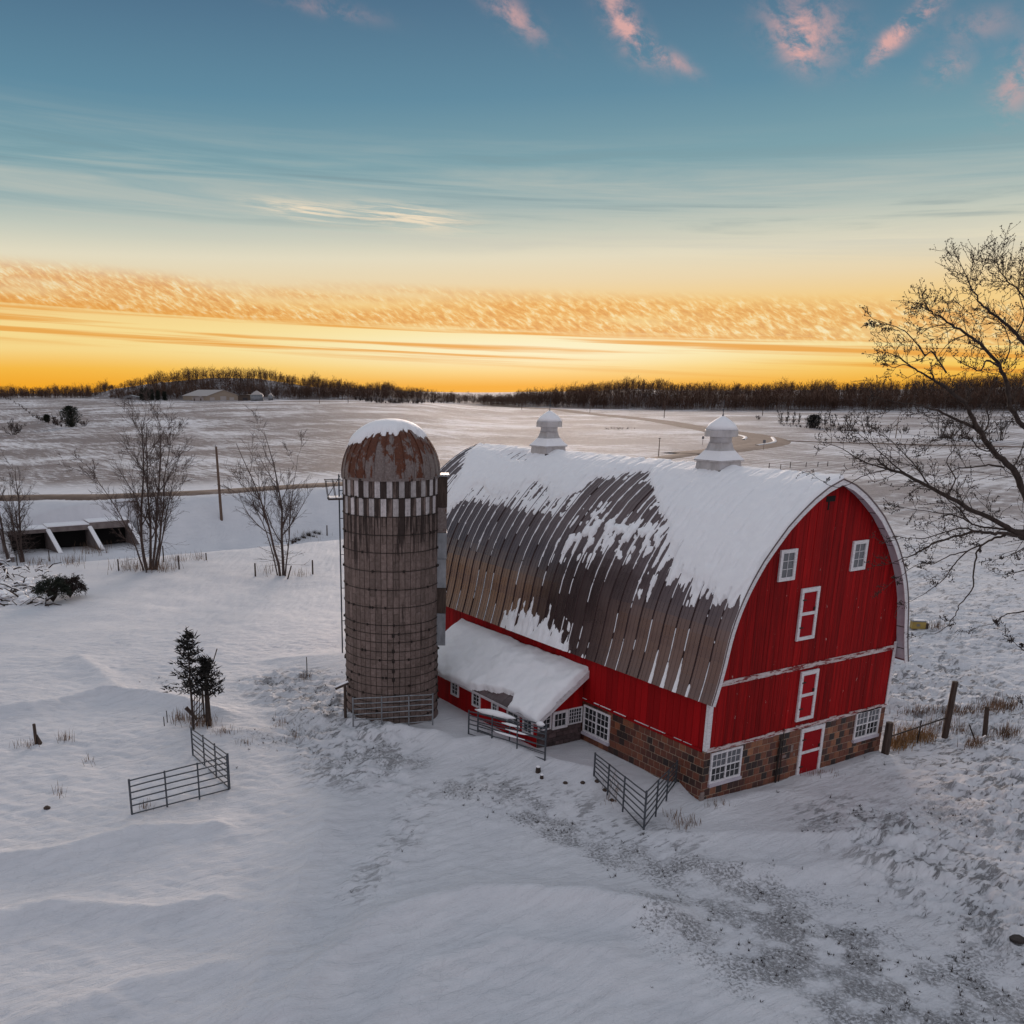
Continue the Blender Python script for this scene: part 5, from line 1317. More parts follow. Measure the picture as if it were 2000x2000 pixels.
# ------------------------------------------------------------------ woodland on the hills
def woodland():
    rng = random.Random(99); mb = MB()
    def tree(x, y, z, h):
        r = h*.006; d = V((rng.gauss(0, .07), rng.gauss(0, .05), 1)); top = V((x, y, z))+d*h
        mb.tube([V((x, y, z-.5)), V((x, y, z))+d*h*.55, top], [r*1.3, r, .03], 3, False)
        for i in range(24):
            u = rng.uniform(.12, .98); a = rng.uniform(0, 6.28); p = V((x, y, z))+d*h*u; L = h*rng.uniform(.22, .55)*(1.15-.60*u)
            e = p+V((math.cos(a), math.sin(a), rng.uniform(.15, 1.1)))*L*.7; w = .045+.11*rng.random()
            sdv = V((-math.sin(a), math.cos(a), 0))*w
            k = len(mb.v); mb.v.extend([tuple(p-sdv), tuple(p+sdv), tuple(e)]); mb.f.append((k, k+1, k+2))
            for _ in range(2):
                q = p.lerp(e, rng.uniform(.35, .95)); a2 = a+rng.uniform(-1.2, 1.2); e2 = q+V((math.cos(a2), math.sin(a2), rng.uniform(.3, 1.6)))*L*.42; s2 = V((-math.sin(a2), math.cos(a2), 0))*w*.7
                k = len(mb.v); mb.v.extend([tuple(q-s2), tuple(q+s2), tuple(e2)]); mb.f.append((k, k+1, k+2))
    pts = []
    for _ in range(8800):
        px = rng.uniform(238, 2260)
        if 792 < px < 940 and rng.random() < .45: continue
        hd = float(np.interp(px, WOOD_X, WOOD_D)); f = rng.random()**1.2; d = hd+3+f*100; s = (px-PPX)/FPX*d
        pts.append((s, d, px))
    for _ in range(1500):                                     # the low far line at the left
        px = rng.uniform(-260, 245); d = rng.uniform(880, 960); pts.append(((px-PPX)/FPX*d, d, px))
    P_ = np.array(pts); x, y = to_xy(P_[:, 0], P_[:, 1]); z = terrain(x, y, False)
    for i in range(len(pts)):
        px = pts[i][2]
        h = rng.uniform(5.5, 8.5) if px > 235 else rng.uniform(5, 9.5)
        if 700 < px < 1000: h *= .8
        h *= .75+.55*float(fbm(np.array([px/26.0]), np.array([.3]), 13, 3)[0])+.25*float(vnoise(np.array([px/140.0]), np.array([.7]), 17)[0])
        if rng.random() < .03: h *= 1.25
        if px > 235: h *= .35+.65*min(1, max(0, (px-232)/90))
        tree(float(x[i]), float(y[i]), float(z[i]), h)
    o = mb.build('woodland', 'woodland_twig'); tag(o, 'bare winter woods covering the far hills below the sunrise', 'woods', None, 'stuff')
woodland()
def brushline():
    rng = random.Random(5); mb = MB()
    lines = [([(0, 775), (20, 782), (45, 797), (62, 812), (80, 822), (120, 833)], 60, 1.2, 3), ([(690, 781), (740, 786), (800, 787), (900, 786)], 130, 2.2, 5), ([(960, 783), (1100, 786), (1300, 797)], 70, 1.5, 4),
             ([(1520, 830), (1600, 838), (1700, 846)], 60, .8, 2), ([(1830, 856), (1960, 862)], 40, 1, 2.5), ([(570, 1062), (595, 1054), (625, 1046)], 50, .4, 1.0), ([(1180, 838), (1240, 838)], 30, .5, 1.0)]
    for pl, n, h0, h1 in lines:
        xs = [p[0] for p in pl]; ys = [p[1] for p in pl]
        for _ in range(n):
            x = rng.uniform(xs[0], xs[-1]); g_ = G(x, float(np.interp(x, xs, ys))+rng.uniform(-1.5, 1.5)); h = rng.uniform(h0, h1)
            for _ in range(14):
                a = rng.uniform(0, 6.28); e = g_+V((math.cos(a)*h*.5, math.sin(a)*h*.5, h*rng.uniform(.4, 1))); w = V((-math.sin(a), math.cos(a), 0))*h*.03
                k = len(mb.v); mb.v.extend([tuple(g_-w), tuple(g_+w), tuple(e)]); mb.f.append((k, k+1, k+2))
    tag(mb.build('brush', 'bark'), 'scrubby brush in lines along field edges and banks', 'brush', None, 'stuff')
brushline()

# ------------------------------------------------------------------ far farm
ux = V((RH[0], RH[1], 0)); uy = V((FH[0], FH[1], 0))
def gabled(name, px0, px1, py, ptop_eave, ptop_ridge, depth, label, cat='barn', wallm='farm_tan_wall', roofm='farm_roof', doors=(), skew=0.0):
    b0, b1 = G(px0, py), G(px1, py); b1 = at_depth(px1, py, b0); b1.z = b0.z
    w = (b1-b0).length; he = HT(b0, ptop_eave); hr = HT(b0, ptop_ridge); o = thing(name, (b0+b1)/2, label, cat)
    a = (b1-b0).normalized(); n = (uy+ux*skew).normalized(); mid = (b0+b1)/2
    mb = MB(); mb.prism([b0-ZU*1, b1-ZU*1, b1+ZU*he, mid+ZU*hr, b0+ZU*he], n*depth); fixn(mb.build('wall', wallm, o))
    mb = MB()
    for s_, p in ((-1, b0), (1, b1)):
        q = p+ZU*he+a*(s_*.5)-ZU*.2*(hr-he)/(w/2)*2.5; t_ = mid+ZU*hr; up = ZU*.25; dn = n*(depth+1.2); st = -n*.6
        mb.add([q+st+ZU*.05, t_+st+ZU*.05, t_+st+up, q+st+up, q+st+ZU*.05+dn, t_+st+ZU*.05+dn, t_+st+up+dn, q+st+up+dn], [(0, 1, 2, 3), (4, 7, 6, 5), (0, 4, 5, 1), (3, 2, 6, 7), (0, 3, 7, 4), (1, 5, 6, 2)])
    fixn(mb.build('roof', roofm, o))
    for u0, u1, h0, h1, mt, nm in doors:
        MB().fbox((b0, a, ZU, -n), w*u0, w*u1, he*h0, he*h1, .02, .12).build(nm, mt, o)
    return o
gabled('farm_barn', 405, 469, 782.5, 773.5, 762, 45, 'long tan barn with its gable end on the far hill', 'barn', doors=((.08, .22, 0, .7, 'farm_roof', 'door'), (.40, .58, 0, .95, 'farm_roof', 'door'), (.68, .82, 0, .7, 'farm_roof', 'door')), skew=-.75)
gabled('farm_shed', 376, 401, 782.5, 776.5, 774.5, 8, 'low pale shed attached before the long tan barn', 'shed', 'farm_roof', doors=((.1, .2, 0, .7, 'farm_dark_wall', 'door'), (.6, .7, 0, .7, 'farm_dark_wall', 'door')))
gabled('farm_shed', 465, 496, 782.5, 773, 771, 12, 'dark low shed right of the long tan barn', 'shed', 'farm_dark_wall', 'farm_dark_wall', doors=((.3, .6, 0, .6, 'far_window', 'door'),))
gabled('farm_shed', 240, 268, 780, 775.5, 772, 8, 'small grey shed left of the spruces', 'shed', 'grey_sheet_metal', 'grey_sheet_metal', doors=((.3, .6, 0, .8, 'far_window', 'door'),))
gabled('farm_house', 87, 95, 776, 774, 772.5, 5, 'tiny pale house at the left of the far tree line', 'house', 'farm_roof', 'farm_roof', doors=((.3, .5, .2, .7, 'far_window', 'window'),))
gabled('farm_house', 131, 140, 774, 771.5, 769.5, 5, 'tiny pale house in the far tree line', 'house', 'farm_roof', 'farm_roof', doors=((.3, .5, .2, .7, 'far_window', 'window'),))
gabled('farm_house', 152, 160, 769, 766.8, 765.2, 5, 'tiny house among the far trees above the field', 'house', 'farm_roof', 'farm_roof', doors=((.3, .5, .2, .7, 'far_window', 'window'),))
def round_bin(px, py, peave, ptop, wpx, label, mat='grey_sheet_metal', dome_=False, cat='grain bin', name='grain_bin'):
    b = G(px, py); he, ht = HT(b, peave), HT(b, ptop); sc = (at_depth(px+wpx/2, py, b)-at_depth(px, py, b)).length
    o = thing(name, b, label, cat); MB().lathe(b, [(sc, -.5), (sc, he)], 24).build('wall', mat, o, True)
    pr_ = [(sc*1.04, he), (sc*.1, ht)] if not dome_ else [(sc*1.03, he)]+[(sc*1.03*math.cos(i*math.pi/12), he+(ht-he)*math.sin(i*math.pi/12)) for i in range(1, 6)]
    MB().lathe(b, pr_, 24).build('roof', 'farm_roof', o)
    mb = MB()
    for k in range(1, 5): 
        z = he*k/5; mb.lathe(b+ZU*z, [(sc*1.01, -.06), (sc*1.025, 0), (sc*1.01, .06)], 24)
    mb.build('hoop', mat, o)
round_bin(502, 783, 771, 763, 25, 'wide grey grain bin with a white cone roof in the far farmyard')
round_bin(529, 782, 772, 767, 9, 'small grey grain bin beside the wide one')
round_bin(313, 766, 751, 747, 7, 'thin pale silo standing against the dark wooded hill', 'old_white_metal', True, 'silo', 'farm_silo')
mb = MB(); rng = random.Random(4)
for i in range(34):
    x = 165+i*2.3; g_ = G(x, 774+i*.13); mb.tube([g_-ZU*.2, g_+ZU*1.3], .12, 4)
tag(mb.build('field_fence', 'farm_dark_wall'), 'line of dark fence posts along the far hill', 'fence')

# ------------------------------------------------------------------ culvert
def culvert():
    A = np.array((-50.6, 117.8)); B = np.array((-36.6, 125.6)); al = (B-A)/np.linalg.norm(B-A); nr = np.array([al[1], -al[0]])   # towards the camera
    if nr[1] > 0: nr = -nr
    ax, ay = to_xy(*A); a3 = V((ax, ay, -5.9)); alv = V((*R2(*al), 0)); nv = V((*R2(*nr), 0)); Lw = float(np.linalg.norm(B-A)); H = 2.95
    o = thing('culvert', a3+alv*Lw/2, 'triple concrete box culvert with slanting wing walls under the left road', 'culvert')
    fr = (a3, alv, ZU, nv); n = 3; cw = Lw/n
    for i in range(n+1):
        x = i*cw; sk = .55 if i else .0
        mb = MB(); p = [a3+alv*(x-.16)-nv*3.3-ZU*.8, a3+alv*(x-.16)-ZU*.8+nv*(2.9)+alv*.9*min(1, i+.4), a3+alv*(x-.16)+nv*2.7+ZU*.15+alv*.9*min(1, i+.4), a3+alv*(x-.16)+ZU*H, a3+alv*(x-.16)-nv*3.3+ZU*H]
        mb.prism(p, alv*.34); fixn(mb.build('wing_wall', 'concrete', o))
        q = p[3]+alv*.17; e = p[2]+alv*.17; mb = MB(); w = alv*.30; mb.add([q-w+ZU*.03, q+w+ZU*.03, e+w+ZU*.03, e-w+ZU*.03, q-w*.6+ZU*.18, q+w*.6+ZU*.18, e+w*.6+ZU*.18, e-w*.6+ZU*.18], [(4, 5, 6, 7), (0, 1, 5, 4), (1, 2, 6, 5), (2, 3, 7, 6), (3, 0, 4, 7)])
        s_ = fixn(mb.build('wing_snow', 'snow', o)); s_['kind'] = 'stuff'
    for i in range(n):
        z = H+.02+(.0, .18, .42)[i]; MB().fbox(fr, i*cw-.1, (i+1)*cw-.02, H-.35, z+.12, -7, .05).build('header_slab', 'concrete', o)
        s_ = MB().fbox(fr, i*cw-.08, (i+1)*cw-.04, z+.121, z+.26, -7, .10).build('header_snow', 'snow', o); s_['kind'] = 'stuff'
        MB().fbox(fr, i*cw+.17, (i+1)*cw-.17, -.8, H-.36, -2.5, -2.4).build('shade_panel', 'hole_black', o)  # flat black panel stands in for the shade deep inside the cell
culvert()

# ------------------------------------------------------------------ yellow feed box
b = G(1797, 1230); o = thing('feed_box', b, 'yellow box with a grey emblem lying in the right field', 'box')
w = (at_depth(1808, 1230, b)-at_depth(1783, 1230, b)).length; h = HT(b, 1212)*.8
fr = (b+ZU*.02, V((*R2(.99, -.12), 0)), ZU, V((*R2(-.12, -.99), 0)))
MB().fbox(fr, -w*.62, w*.38, 0, h, -w*.45, 0).build('body', 'yellow_plastic', o)
MB().fbox(fr, -w*.64, w*.40, h+.002, h+.05, -w*.47, .03).build('lid', 'grey_sheet_metal', o)
mb = MB(); e0 = fr[0]+fr[1]*(-w*.18)+ZU*h*.52; mb.prism([e0+fr[1]*math.cos(k*math.pi/8)*w*.15+ZU*math.sin(k*math.pi/8)*h*.2 for k in range(16)], fr[3]*.012); fixn(mb.build('emblem', 'emblem_grey', o))
MB().fbox(fr, w*.382, w*.62, .0, h*.75, -w*.42, -.04).build('end_panel', 'weathered_wood', o)
o2 = MB().fbox(fr, -w*.5, w*.3, h+.052, h+.09, -w*.4, -.05).build('snow_cap', 'snow', o); o2['kind'] = 'stuff'

# ------------------------------------------------------------------ brush pile and bushes at the left
def brush_pile():
    b = G(45, 1165); o = thing('brush_pile', b, 'pile of cut branches and logs half buried in snow at the left edge', 'brush pile'); rng = random.Random(12); mb = MB(); sn = MB()
    for _ in range(170):
        px = rng.uniform(-60, 100); py = rng.uniform(1120, 1183); g_ = G(px, py+2); a = rng.uniform(0, 6.28); L = rng.uniform(.4, 1.4); d = V((math.cos(a), math.sin(a), rng.uniform(-.2, .6)))
        hz_ = max(0, (1183-py)/60)*rng.uniform(.1, 1.3); p = g_+ZU*hz_; r = rng.uniform(.02, .09)
        mid = p+d*L*.5+V((rng.gauss(0, .1), rng.gauss(0, .1), .1)); mb.tube([p, mid, p+d*L], [r, r*.8, r*.4], 5)
        if rng.random() < .45: sn.tube([p+ZU*r*1.1, mid+ZU*r*1.15, p+d*L+ZU*r*.6], [r*.8, r*1.0, r*.5], 5)
    for _ in range(170):
        px = rng.uniform(-60, 92); py = rng.uniform(1135, 1180); g_ = G(px, py); r = rng.uniform(.14, .42); sn.lathe(g_+ZU*rng.uniform(-.15, .45), [(r, 0), (r*.9, r*.25), (r*.5, r*.45), (.02, r*.5)], 9, rng.random())
    mb.build('branches', 'bark', o)['kind'] = 'stuff'; s_ = sn.build('pile_snow', 'snow', o, True); s_['kind'] = 'stuff'
    q = G(18, 1128); MB().tube([at_depth(-12, 1090, q), at_depth(6, 1107, q), at_depth(17, 1126, q), at_depth(14, 1131, q)], [.14, .13, .15, .1], 7).build('log', 'bark', o)
    MB().tube([at_depth(8, 1138, q), at_depth(28, 1136, q), at_depth(42, 1141, q)], [.12, .13, .1], 7).build('log', 'bark', o)
brush_pile()
def bushy(px, py, ptop, wpx, label, seed, mat, droop=.0, name='bush', n=150, group=None, cat='bush'):
    b = G(px, py); h = HT(b, ptop); w = (at_depth(px+wpx/2, py, b)-at_depth(px, py, b)).length; o = thing(name, b, label, cat, group); rng = random.Random(seed); tr, cr = MB(), MB()
    for i in range(n):
        a = rng.uniform(0, 6.28); q = rng.uniform(.15, 1)**.6; e = b+V((math.cos(a)*w*q, math.sin(a)*w*q*.8, h*math.sqrt(max(0, 1-q*q*.85))*rng.uniform(.75, 1.05)))
        m_ = b.lerp(e, .5)+ZU*h*.2; tr.tube([b+ZU*.02, m_, e], [.02, .014, .006], 3, False)
        d = (e-m_).normalized(); d = (d-ZU*droop).normalized(); needle_mass(cr, rng, e-d*.15, d, .55, .28, 16)
    tr.build('stem', 'bark', o); cr.build('crown', mat, o); return o
bushy(104, 1177, 1133, 54, 'dark green cut evergreen lying beside the snowy brush pile', 61, 'pine_needles', .3)
bushy(137, 1168, 1127, 52, 'brown drooping bush at the right end of the brush pile', 62, 'bud_brown', .8)
# dry grass clumps
def grass(name, specs, mat, label, seed=1, cat='grass'):
    rng = random.Random(seed); mb = MB()
    for (px, py, rx, ry, n, h) in specs:
        for _ in range(n):
            g_ = G(px+rng.gauss(0, rx*.5), py+rng.gauss(0, ry*.5)); a = rng.uniform(0, 6.28); hh = h*rng.uniform(.4, 1.15); t_ = g_+V((math.cos(a)*hh*.4, math.sin(a)*hh*.4, hh)); w = V((-math.sin(a), math.cos(a), 0))*(.006+.010*h)
            m_ = g_.lerp(t_, .55)+ZU*hh*.08; k = len(mb.v); mb.v.extend([tuple(g_-w-ZU*.04), tuple(g_+w-ZU*.04), tuple(m_+w*.7), tuple(m_-w*.7), tuple(t_)]); mb.f.append((k, k+1, k+2, k+3)); mb.f.append((k+3, k+2, k+4))
    return tag(mb.build(name, mat), label, cat, None, 'stuff')
grass('dry_grass', [(275, 1112, 60, 8, 190, 1.1), (310, 1112, 40, 8, 120, 1.0), (75, 1104, 40, 7, 120, .9), (143, 1100, 22, 7, 110, 1.0), (185, 1080, 34, 8, 130, 1.3), (385, 1092, 18, 5, 50, .9), (520, 1118, 14, 8, 30, 1.0), (590, 1124, 20, 6, 40, .7), (600, 1052, 35, 7, 120, .7), (350, 1095, 30, 4, 60, .9)], 'dry_grass', 'dry grass and weeds along the creek bank', 2)
grass('dry_grass', [(390, 1415, 34, 10, 150, .5), (350, 1408, 24, 9, 60, .6), (440, 1432, 26, 6, 60, .3), (598, 1326, 14, 5, 40, .35), (480, 1452, 14, 8, 20, .3), (575, 1440, 12, 10, 24, .4), (545, 1415, 24, 10, 40, .3), (130, 1446, 20, 7, 40, .45), (50, 1460, 26, 5, 30, .45), (285, 1580, 12, 6, 26, .35), (115, 1553, 12, 8, 14, .4), (175, 1490, 10, 8, 12, .4),
                    (1340, 1612, 36, 10, 70, .35), (1310, 1600, 16, 8, 30, .4), (1195, 1550, 26, 28, 90, .3), (1600, 1512, 44, 8, 60, .25), (1400, 1575, 30, 8, 40, .25)], 'dry_grass', 'thin dry weeds poking through the yard snow', 3)
grass('golden_grass', [(1755, 1458, 26, 9, 300, .55), (1800, 1446, 34, 8, 240, .55), (1775, 1440, 40, 10, 160, .7)], 'golden_grass', 'golden dry grass under the rail at the barn corner', 4)
grass('dry_grass', [(1872, 1395, 70, 6, 200, .5), (1955, 1385, 50, 8, 220, .6), (1965, 1438, 30, 9, 160, .5), (1902, 1458, 22, 7, 120, .45), (1874, 1432, 20, 6, 60, .4), (1828, 1228, 14, 5, 50, .6), (1840, 1420, 40, 12, 80, .4), (1790, 1395, 50, 5, 80, .4)], 'dry_grass', 'tufts of dry grass along the right field fence', 5)
def field_tufts():
    rng = random.Random(6); mb = MB()
    for pts, w, k in STUB+[(p, w_*.8, .22*k_) for p, w_, k_ in SAST if w_ < 10]:
        seg = list(zip(pts[:-1], pts[1:])); Ltot = sum(math.hypot(b[0]-a[0], b[1]-a[1]) for a, b in seg)
        for _ in range(int(Ltot*w*2*k*6.5)):
            a, b = rng.choice(seg); u = rng.random(); x = a[0]+(b[0]-a[0])*u+rng.gauss(0, w*.5); y = a[1]+(b[1]-a[1])*u+rng.gauss(0, w*.5)
            if float(vnoise(np.array([x*.9]), np.array([y*.9]), 3)[0]) < .45+.12*rng.random(): continue
            mb_pts.append((x, y))
mb_pts = []
field_tufts()
def tufts_mesh():
    rng = random.Random(8); mb = MB(); P_ = np.array(mb_pts); z = terrain(P_[:, 0], P_[:, 1])
    for (x, y), zz in zip(mb_pts, z):
        sz = rng.choice((.7, 1, 1.3, 1.7))
        for _ in range(rng.randint(5, 10)):
            a = rng.uniform(0, 6.28); L = rng.uniform(.04, .10)*sz; p = V((x+rng.gauss(0, .016), y+rng.gauss(0, .016), zz-.01)); t_ = p+V((math.cos(a)*L*.7, math.sin(a)*L*.7, L*rng.uniform(.5, 1.1))); w = V((-math.sin(a), math.cos(a), 0))*.011
            k = len(mb.v); mb.v.extend([tuple(p-w), tuple(p+w), tuple(t_)]); mb.f.append((k, k+1, k+2))
    tag(mb.build('grass_stubble', 'dark_stubble'), 'dark tufts of frozen grass showing through thin snow', 'grass', None, 'stuff')
tufts_mesh()
# snow-capped stumps in front of the barn
def stump(px, py, r, h, label, seed):
    b = G(px, py); rng = random.Random(seed); o = thing('tree_stump', b, label, 'stump', 'snow capped stumps in the yard')
    mb = MB(); mb.lathe(b, [(r*1.2, -.15), (r, h*.4), (r*.85, h), (r*.3, h*1.02)], 9, rng.random()); mb.build('trunk', 'bark', o)
    mb = MB(); mb.lathe(b+ZU*h, [(r*.8, -.01), (r*.95, .02), (r*.7, .05), (.02, .065)], 9); s_ = mb.build('snow_cap', 'snow', o, True); s_['kind'] = 'stuff'
stump(1051, 1508, .10, .20, 'dark snow capped stump near the double gate', 1); stump(1058, 1521, .07, .13, 'smaller dark stump just below the double gate one', 2)

for q in ((1104, 1530, 'dark lump put in for the shaded hollow at the left of the snow heap'), (1138, 1530, 'dark lump put in for the shaded hollow at the right of the snow heap'), (1166, 1526, 'uppermost stone below the barn corner gate'), (1181, 1545, 'stone halfway down the weedy bank by the gate'), (1195, 1564, 'lowest stone under the barn corner gate')):
    b = G(q[0], q[1]); mb = MB(); mb.lathe(b, [(.09, -.08), (.10, .02), (.06, .06), (.02, .07)], 7, q[0]); tag(mb.build('stone', 'weathered_wood'), q[2], 'stone', 'dark stones on the bank below the gate')  # the first two are lumps added for dark hollows in the heap
b = G(92, 1580); mb = MB(); mb.lathe(b, [(.12, -.08), (.13, .03), (.06, .09), (.01, .1)], 7); tag(mb.build('stone', 'weathered_wood'), 'dark stone alone in the snow below the broken post', 'stone')
b = G(1985, 1838); mb = MB(); mb.lathe(b, [(.20, -.08), (.22, .02), (.12, .06), (.02, .07)], 9); tag(mb.build('stone', 'dark_stubble'), 'dark flat rock at the right edge of the foreground', 'stone')

# ------------------------------------------------------------------ big tree at the right, branches reaching into view
def big_tree():
    DEP = 19.0; rng = random.Random(33)
    def P(zx, zy, dd=0.0):
        d = ray(1600+zx*.41408, 480+zy*.41408); t_ = (DEP+dd)/(d[0]*FH[0]+d[1]*FH[1]); return V(CAM+d*t_)
    base_s = (2560-PPX)/FPX*DEP; bx, by = to_xy(base_s, DEP); bz = T1(bx, by); b = V((bx, by, bz))
    o = thing('shade_tree', b, 'big bare tree reaching budding branches in from the right edge', 'tree')
    tr, cr, bd = MB(), MB(), MB()
    tr.tube([b-ZU*.5, b+ZU*2.5, b+ZU*5+V((.1, 0, 0)), b+ZU*8, b+ZU*11+V((-.2, .2, 0)), b+ZU*15], [.36, .30, .26, .22, .16, .05], 10)
    def bud(p):
        r = rng.uniform(.006, .013); q = p+V((rng.gauss(0, .012), rng.gauss(0, .012), rng.gauss(0, .012))); k = len(bd.v)
        bd.v.extend([tuple(q+V(v)*r) for v in ((1, 0, 0), (-1, 0, 0), (0, 1, 0), (0, -1, 0), (0, 0, 1.5), (0, 0, -1))]); bd.f.extend([(k, k+2, k+4), (k+2, k+1, k+4), (k+1, k+3, k+4), (k+3, k, k+4), (k+2, k, k+5), (k+1, k+2, k+5), (k+3, k+1, k+5), (k, k+3, k+5)])
    def twig(p, d, L, r, lvl):
        n = 4 if lvl < 2 else 3; pts = [p]; q = p.copy(); dd = d.normalized()
        for i in range(n):
            dd = (dd+V((rng.gauss(0, 1), rng.gauss(0, 1), rng.gauss(0, 1)))*.11+ZU*.05).normalized(); q = q+dd*L/n; pts.append(q.copy())
        cr.tube(pts, [max(.0035, r*(1-.7*i/n)) for i in range(n+1)], 4 if lvl < 2 else 3, False)
        if lvl < 2:
            for i in range(1, n+1):
                for _ in range(rng.choice((1, 1, 2)) if lvl == 0 else rng.choice((0, 0, 1))):
                    a = V((rng.gauss(0, 1), rng.gauss(0, 1), rng.gauss(0, 1))); a = (a-dd*a.dot(dd)).normalized(); twig(pts[i], dd*.75+a*.7, L*rng.uniform(.3, .6), r*.6, lvl+1)
        for _ in range(rng.choice((1, 2))): bud(pts[-1])
        if lvl >= 1:
            for i in range(1, n): 
                if rng.random() < .5: bud(pts[i])
    def limb(pts, r0_, r1_, dens=1.0, d0=0.0, d1=0.0, attach=None, tw=(.3, .85), start=.15, mat_tr=False):
        pp_ = [P(x, y, d0+(d1-d0)*i/(len(pts)-1)+rng.gauss(0, .05)) for i, (x, y) in enumerate(pts)]
        if attach is not None: pp_ = [attach, attach.lerp(pp_[0], .5)+ZU*.45+V((rng.gauss(0, .15), rng.gauss(0, .15), 0))]+pp_; start = .08
        sm = [V(p) for p in smooth_path([tuple(p) for p in pp_], 4)]; n = len(sm)
        L = sum((sm[i+1]-sm[i]).length for i in range(n-1))
        for i in range(1, n-1): sm[i] = sm[i]+V((rng.gauss(0, 1), rng.gauss(0, 1), rng.gauss(0, 1)))*min(.012, L*.003)
        rs = [r0_+(r1_-r0_)*(i/(n-1))**.8 for i in range(n)]; tr.tube(sm, rs, 7 if r0_ > .03 else 5)
        cnt = int(L*3.5*dens)
        for _ in range(cnt):
            u = rng.uniform(start, 1)**.85; i = min(int(u*(n-1)), n-2); p = sm[i].lerp(sm[i+1], rng.random()); t_ = (sm[i+1]-sm[i]).normalized(); a = V((rng.gauss(0, 1), rng.gauss(0, 1), rng.gauss(0, 1.2))); a = (a-t_*a.dot(t_)).normalized()
            twig(p, t_*rng.uniform(.5, 1.0)+a*.75, rng.uniform(*tw)*(1.15-.5*u), max(.005, rs[i]*.4 if rs[i] < .02 else .008), 0)
        twig(sm[-1], sm[-1]-sm[-2], .3, r1_, 0)
    A = lambda z: b+ZU*z
    limb([(1150, 1500), (1050, 1330), (966, 1165), (910, 1050), (820, 970), (770, 890), (720, 800), (690, 745), (600, 670), (540, 632)], .098, .024, .45, 0, -.8, A(3.4), start=.35)
    limb([(540, 632), (480, 598), (420, 560), (370, 522), (310, 500)], .022, .006, 1.5, -.8, -1.1)
    limb([(450, 580), (400, 560), (350, 575), (310, 548)], .012, .005, 1.3, -.9, -1.2, tw=(.15, .35))
    limb([(770, 890), (720, 850), (650, 820), (560, 780), (480, 755), (390, 742), (300, 725)], .040, .006, 1.0, -.4, -1.2)
    limb([(1100, 1000), (966, 850), (905, 770), (885, 660), (850, 570), (780, 480), (700, 420), (620, 370), (560, 335), (520, 300), (495, 265)], .070, .006, 1.0, .6, -.4, A(6.5), start=.4)
    limb([(700, 420), (640, 440), (600, 470), (560, 520)], .014, .005, 1.2, 0, -.2)
    limb([(500, 520), (455, 455), (400, 400), (330, 370), (255, 345)], .015, .005, 1.7, -.5, -.9, tw=(.15, .4))
    limb([(560, 540), (530, 500), (500, 520)], .014, .012, .6, -.3, -.5)
    limb([(600, 600), (575, 560), (560, 540)], .018, .014, .4, -.5, -.4)
    limb([(1120, 800), (1000, 520), (930, 420), (850, 345), (790, 300), (740, 240), (700, 165), (658, 65)], .06, .005, 1.0, .9, .3, A(8.0), start=.4)
    limb([(850, 570), (790, 540), (760, 590), (690, 560), (640, 530)], .022, .006, 1.0, .1, -.2)
    limb([(1100, 560), (966, 250), (900, 180), (860, 130), (838, 60)], .035, .005, 1.0, 1.2, .8, A(10.5), start=.4)
    limb([(930, 420), (966, 330), (940, 200), (966, 60)], .016, .006, 1.0, .8, 1.0)
    limb([(870, 560), (900, 480), (880, 400), (840, 350)], .016, .005, 1.0, .5, .5)
    limb([(1150, 1480), (1040, 1385), (966, 1362), (900, 1338), (820, 1290), (700, 1235), (600, 1180), (520, 1135), (420, 1085), (330, 1055)], .080, .024, .6, -.3, -1.6, A(2.9), start=.3)
    limb([(330, 1055), (260, 1035), (200, 1015), (120, 965), (50, 935)], .018, .005, 1.5, -1.6, -1.9)
    limb([(420, 1085), (360, 1040), (300, 985), (240, 930), (180, 880)], .016, .005, 1.6, -1.5, -1.8)
    limb([(520, 1135), (470, 1060), (420, 1000), (360, 940), (320, 900)], .016, .005, 1.4, -1.4, -1.6)
    limb([(330, 1055), (270, 1068), (200, 1090), (130, 1130), (60, 1135), (5, 1105)], .012, .004, .35, -1.6, -1.9, tw=(.08, .22))
    limb([(600, 1180), (640, 1100), (600, 1020), (640, 950), (620, 880)], .016, .005, .9, -1.2, -1.0)
    limb([(1060, 1400), (966, 1372), (900, 1362), (850, 1355), (750, 1350), (640, 1370), (540, 1405), (450, 1455), (380, 1480), (340, 1497)], .05, .005, .7, -.5, -1.6)
    limb([(750, 1350), (680, 1330), (600, 1345), (520, 1375), (440, 1380), (360, 1370)], .02, .005, 1.0, -.9, -1.4)
    limb([(966, 1345), (880, 1338), (800, 1330), (720, 1310), (660, 1240), (600, 1190)], .03, .008, .6, -.6, -1.2)
    limb([(720, 1310), (640, 1270), (560, 1260), (470, 1245), (390, 1235)], .016, .005, .9, -.9, -1.2)
    limb([(880, 1365), (830, 1380), (770, 1410), (745, 1450), (730, 1540), (720, 1625), (665, 1690), (640, 1740), (600, 1795), (550, 1830), (490, 1833)], .026, .004, .45, -.8, -1.5, tw=(.1, .28))
    limb([(770, 1410), (700, 1440), (640, 1500), (600, 1560), (540, 1610), (490, 1645), (425, 1680)], .018, .004, .6, -.9, -1.5, tw=(.12, .3))
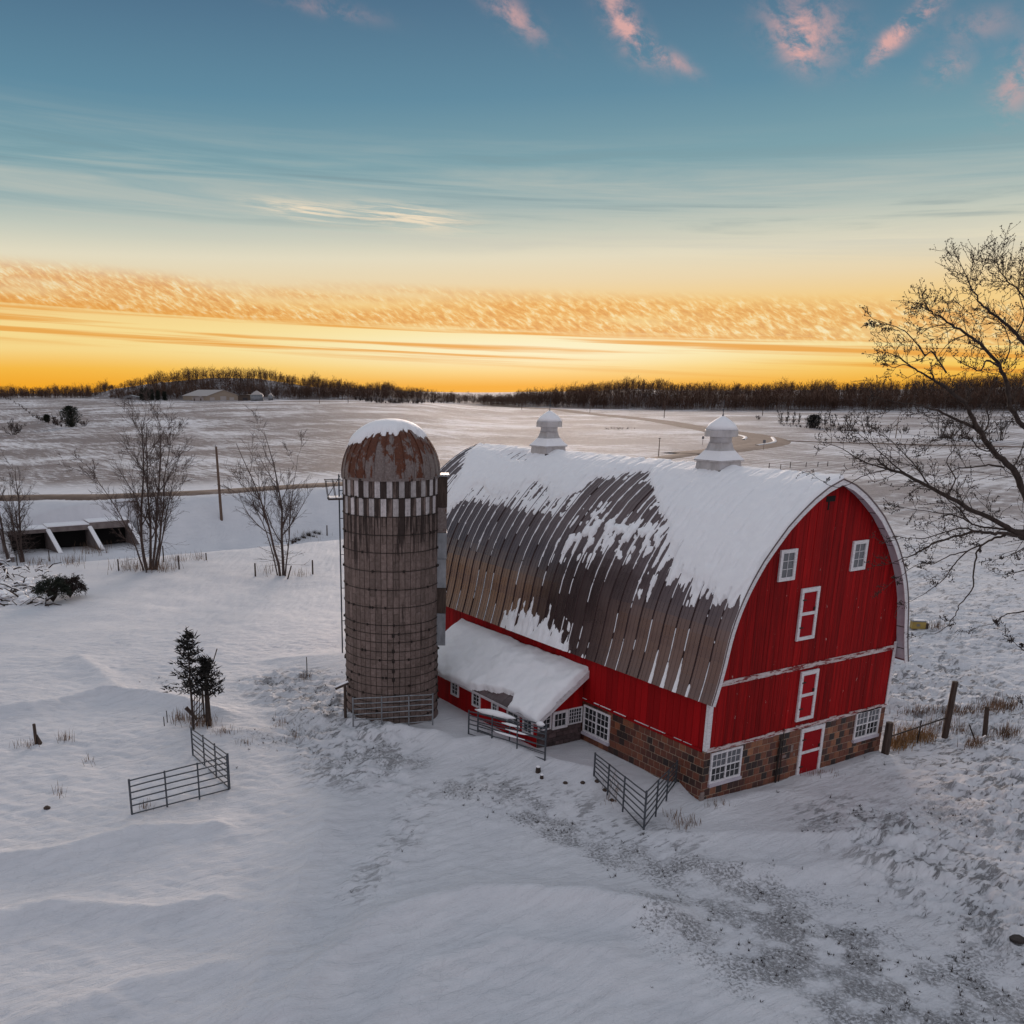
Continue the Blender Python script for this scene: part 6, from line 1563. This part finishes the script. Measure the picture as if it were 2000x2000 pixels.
    limb([(700, 1440), (620, 1460), (540, 1500), (470, 1500), (400, 1545), (340, 1590)], .014, .004, .9, -1.0, -1.4, tw=(.12, .3))
    limb([(870, 1045), (800, 1035), (740, 1042), (660, 1050), (580, 1085), (500, 1075)], .022, .005, .8, -.2, -.6)
    limb([(910, 1050), (940, 1000), (966, 930), (990, 850)], .016, .006, .8, 0, .3)
    limb([(820, 970), (760, 960), (700, 900), (650, 920), (580, 900), (520, 930)], .016, .005, .9, -.3, -.8)
    limb([(770, 890), (800, 830), (790, 740), (830, 640), (850, 590)], .018, .006, .7, 0, .2)
    limb([(1080, 1690), (966, 1725), (900, 1735), (860, 1750), (830, 1780), (770, 1792)], .02, .004, .7, -.8, -1.2, tw=(.08, .22))
    limb([(1100, 1980), (1010, 1925), (960, 1905), (935, 1885), (910, 1862)], .02, .004, .9, -.8, -1.0, tw=(.08, .2))
    limb([(1080, 1480), (966, 1530), (910, 1545), (850, 1552)], .018, .004, .6, -.6, -.8, tw=(.08, .22))
    limb([(1080, 1340), (966, 1425), (900, 1460), (850, 1475)], .018, .004, .9, -.5, -.8, tw=(.1, .25))
    limb([(1080, 2200), (1010, 2185), (960, 2165)], .012, .004, .9, -.8, -.9, tw=(.1, .25))
    for k in range(9):                                        # the rest of the crown, outside the picture
        a = YAW+.3+k*.33; z = 3.6+k*1.1; p = A(z); pts = [p]; dd = V((math.sin(a+.6), math.cos(a+.6), .55)).normalized()*1.0; q = p.copy()
        for _ in range(7): dd = (dd+V((rng.gauss(0, .14), rng.gauss(0, .14), rng.gauss(.03, .1)))).normalized(); q = q+dd*.55; pts.append(q.copy())
        tr.tube(pts, [.085*(1-i/8.5) for i in range(8)], 7)
        for i in range(2, 8):
            for _ in range(2): twig(pts[i], dd*.6+V((rng.gauss(0, .7), rng.gauss(0, .7), rng.gauss(.2, .5))), rng.uniform(.5, 1.1), .012, 0)
    tr.build('trunk', 'bark', o, True); cr.build('crown', 'bark', o); bd.build('buds', 'bud_brown', o)['kind'] = 'stuff'
big_tree()
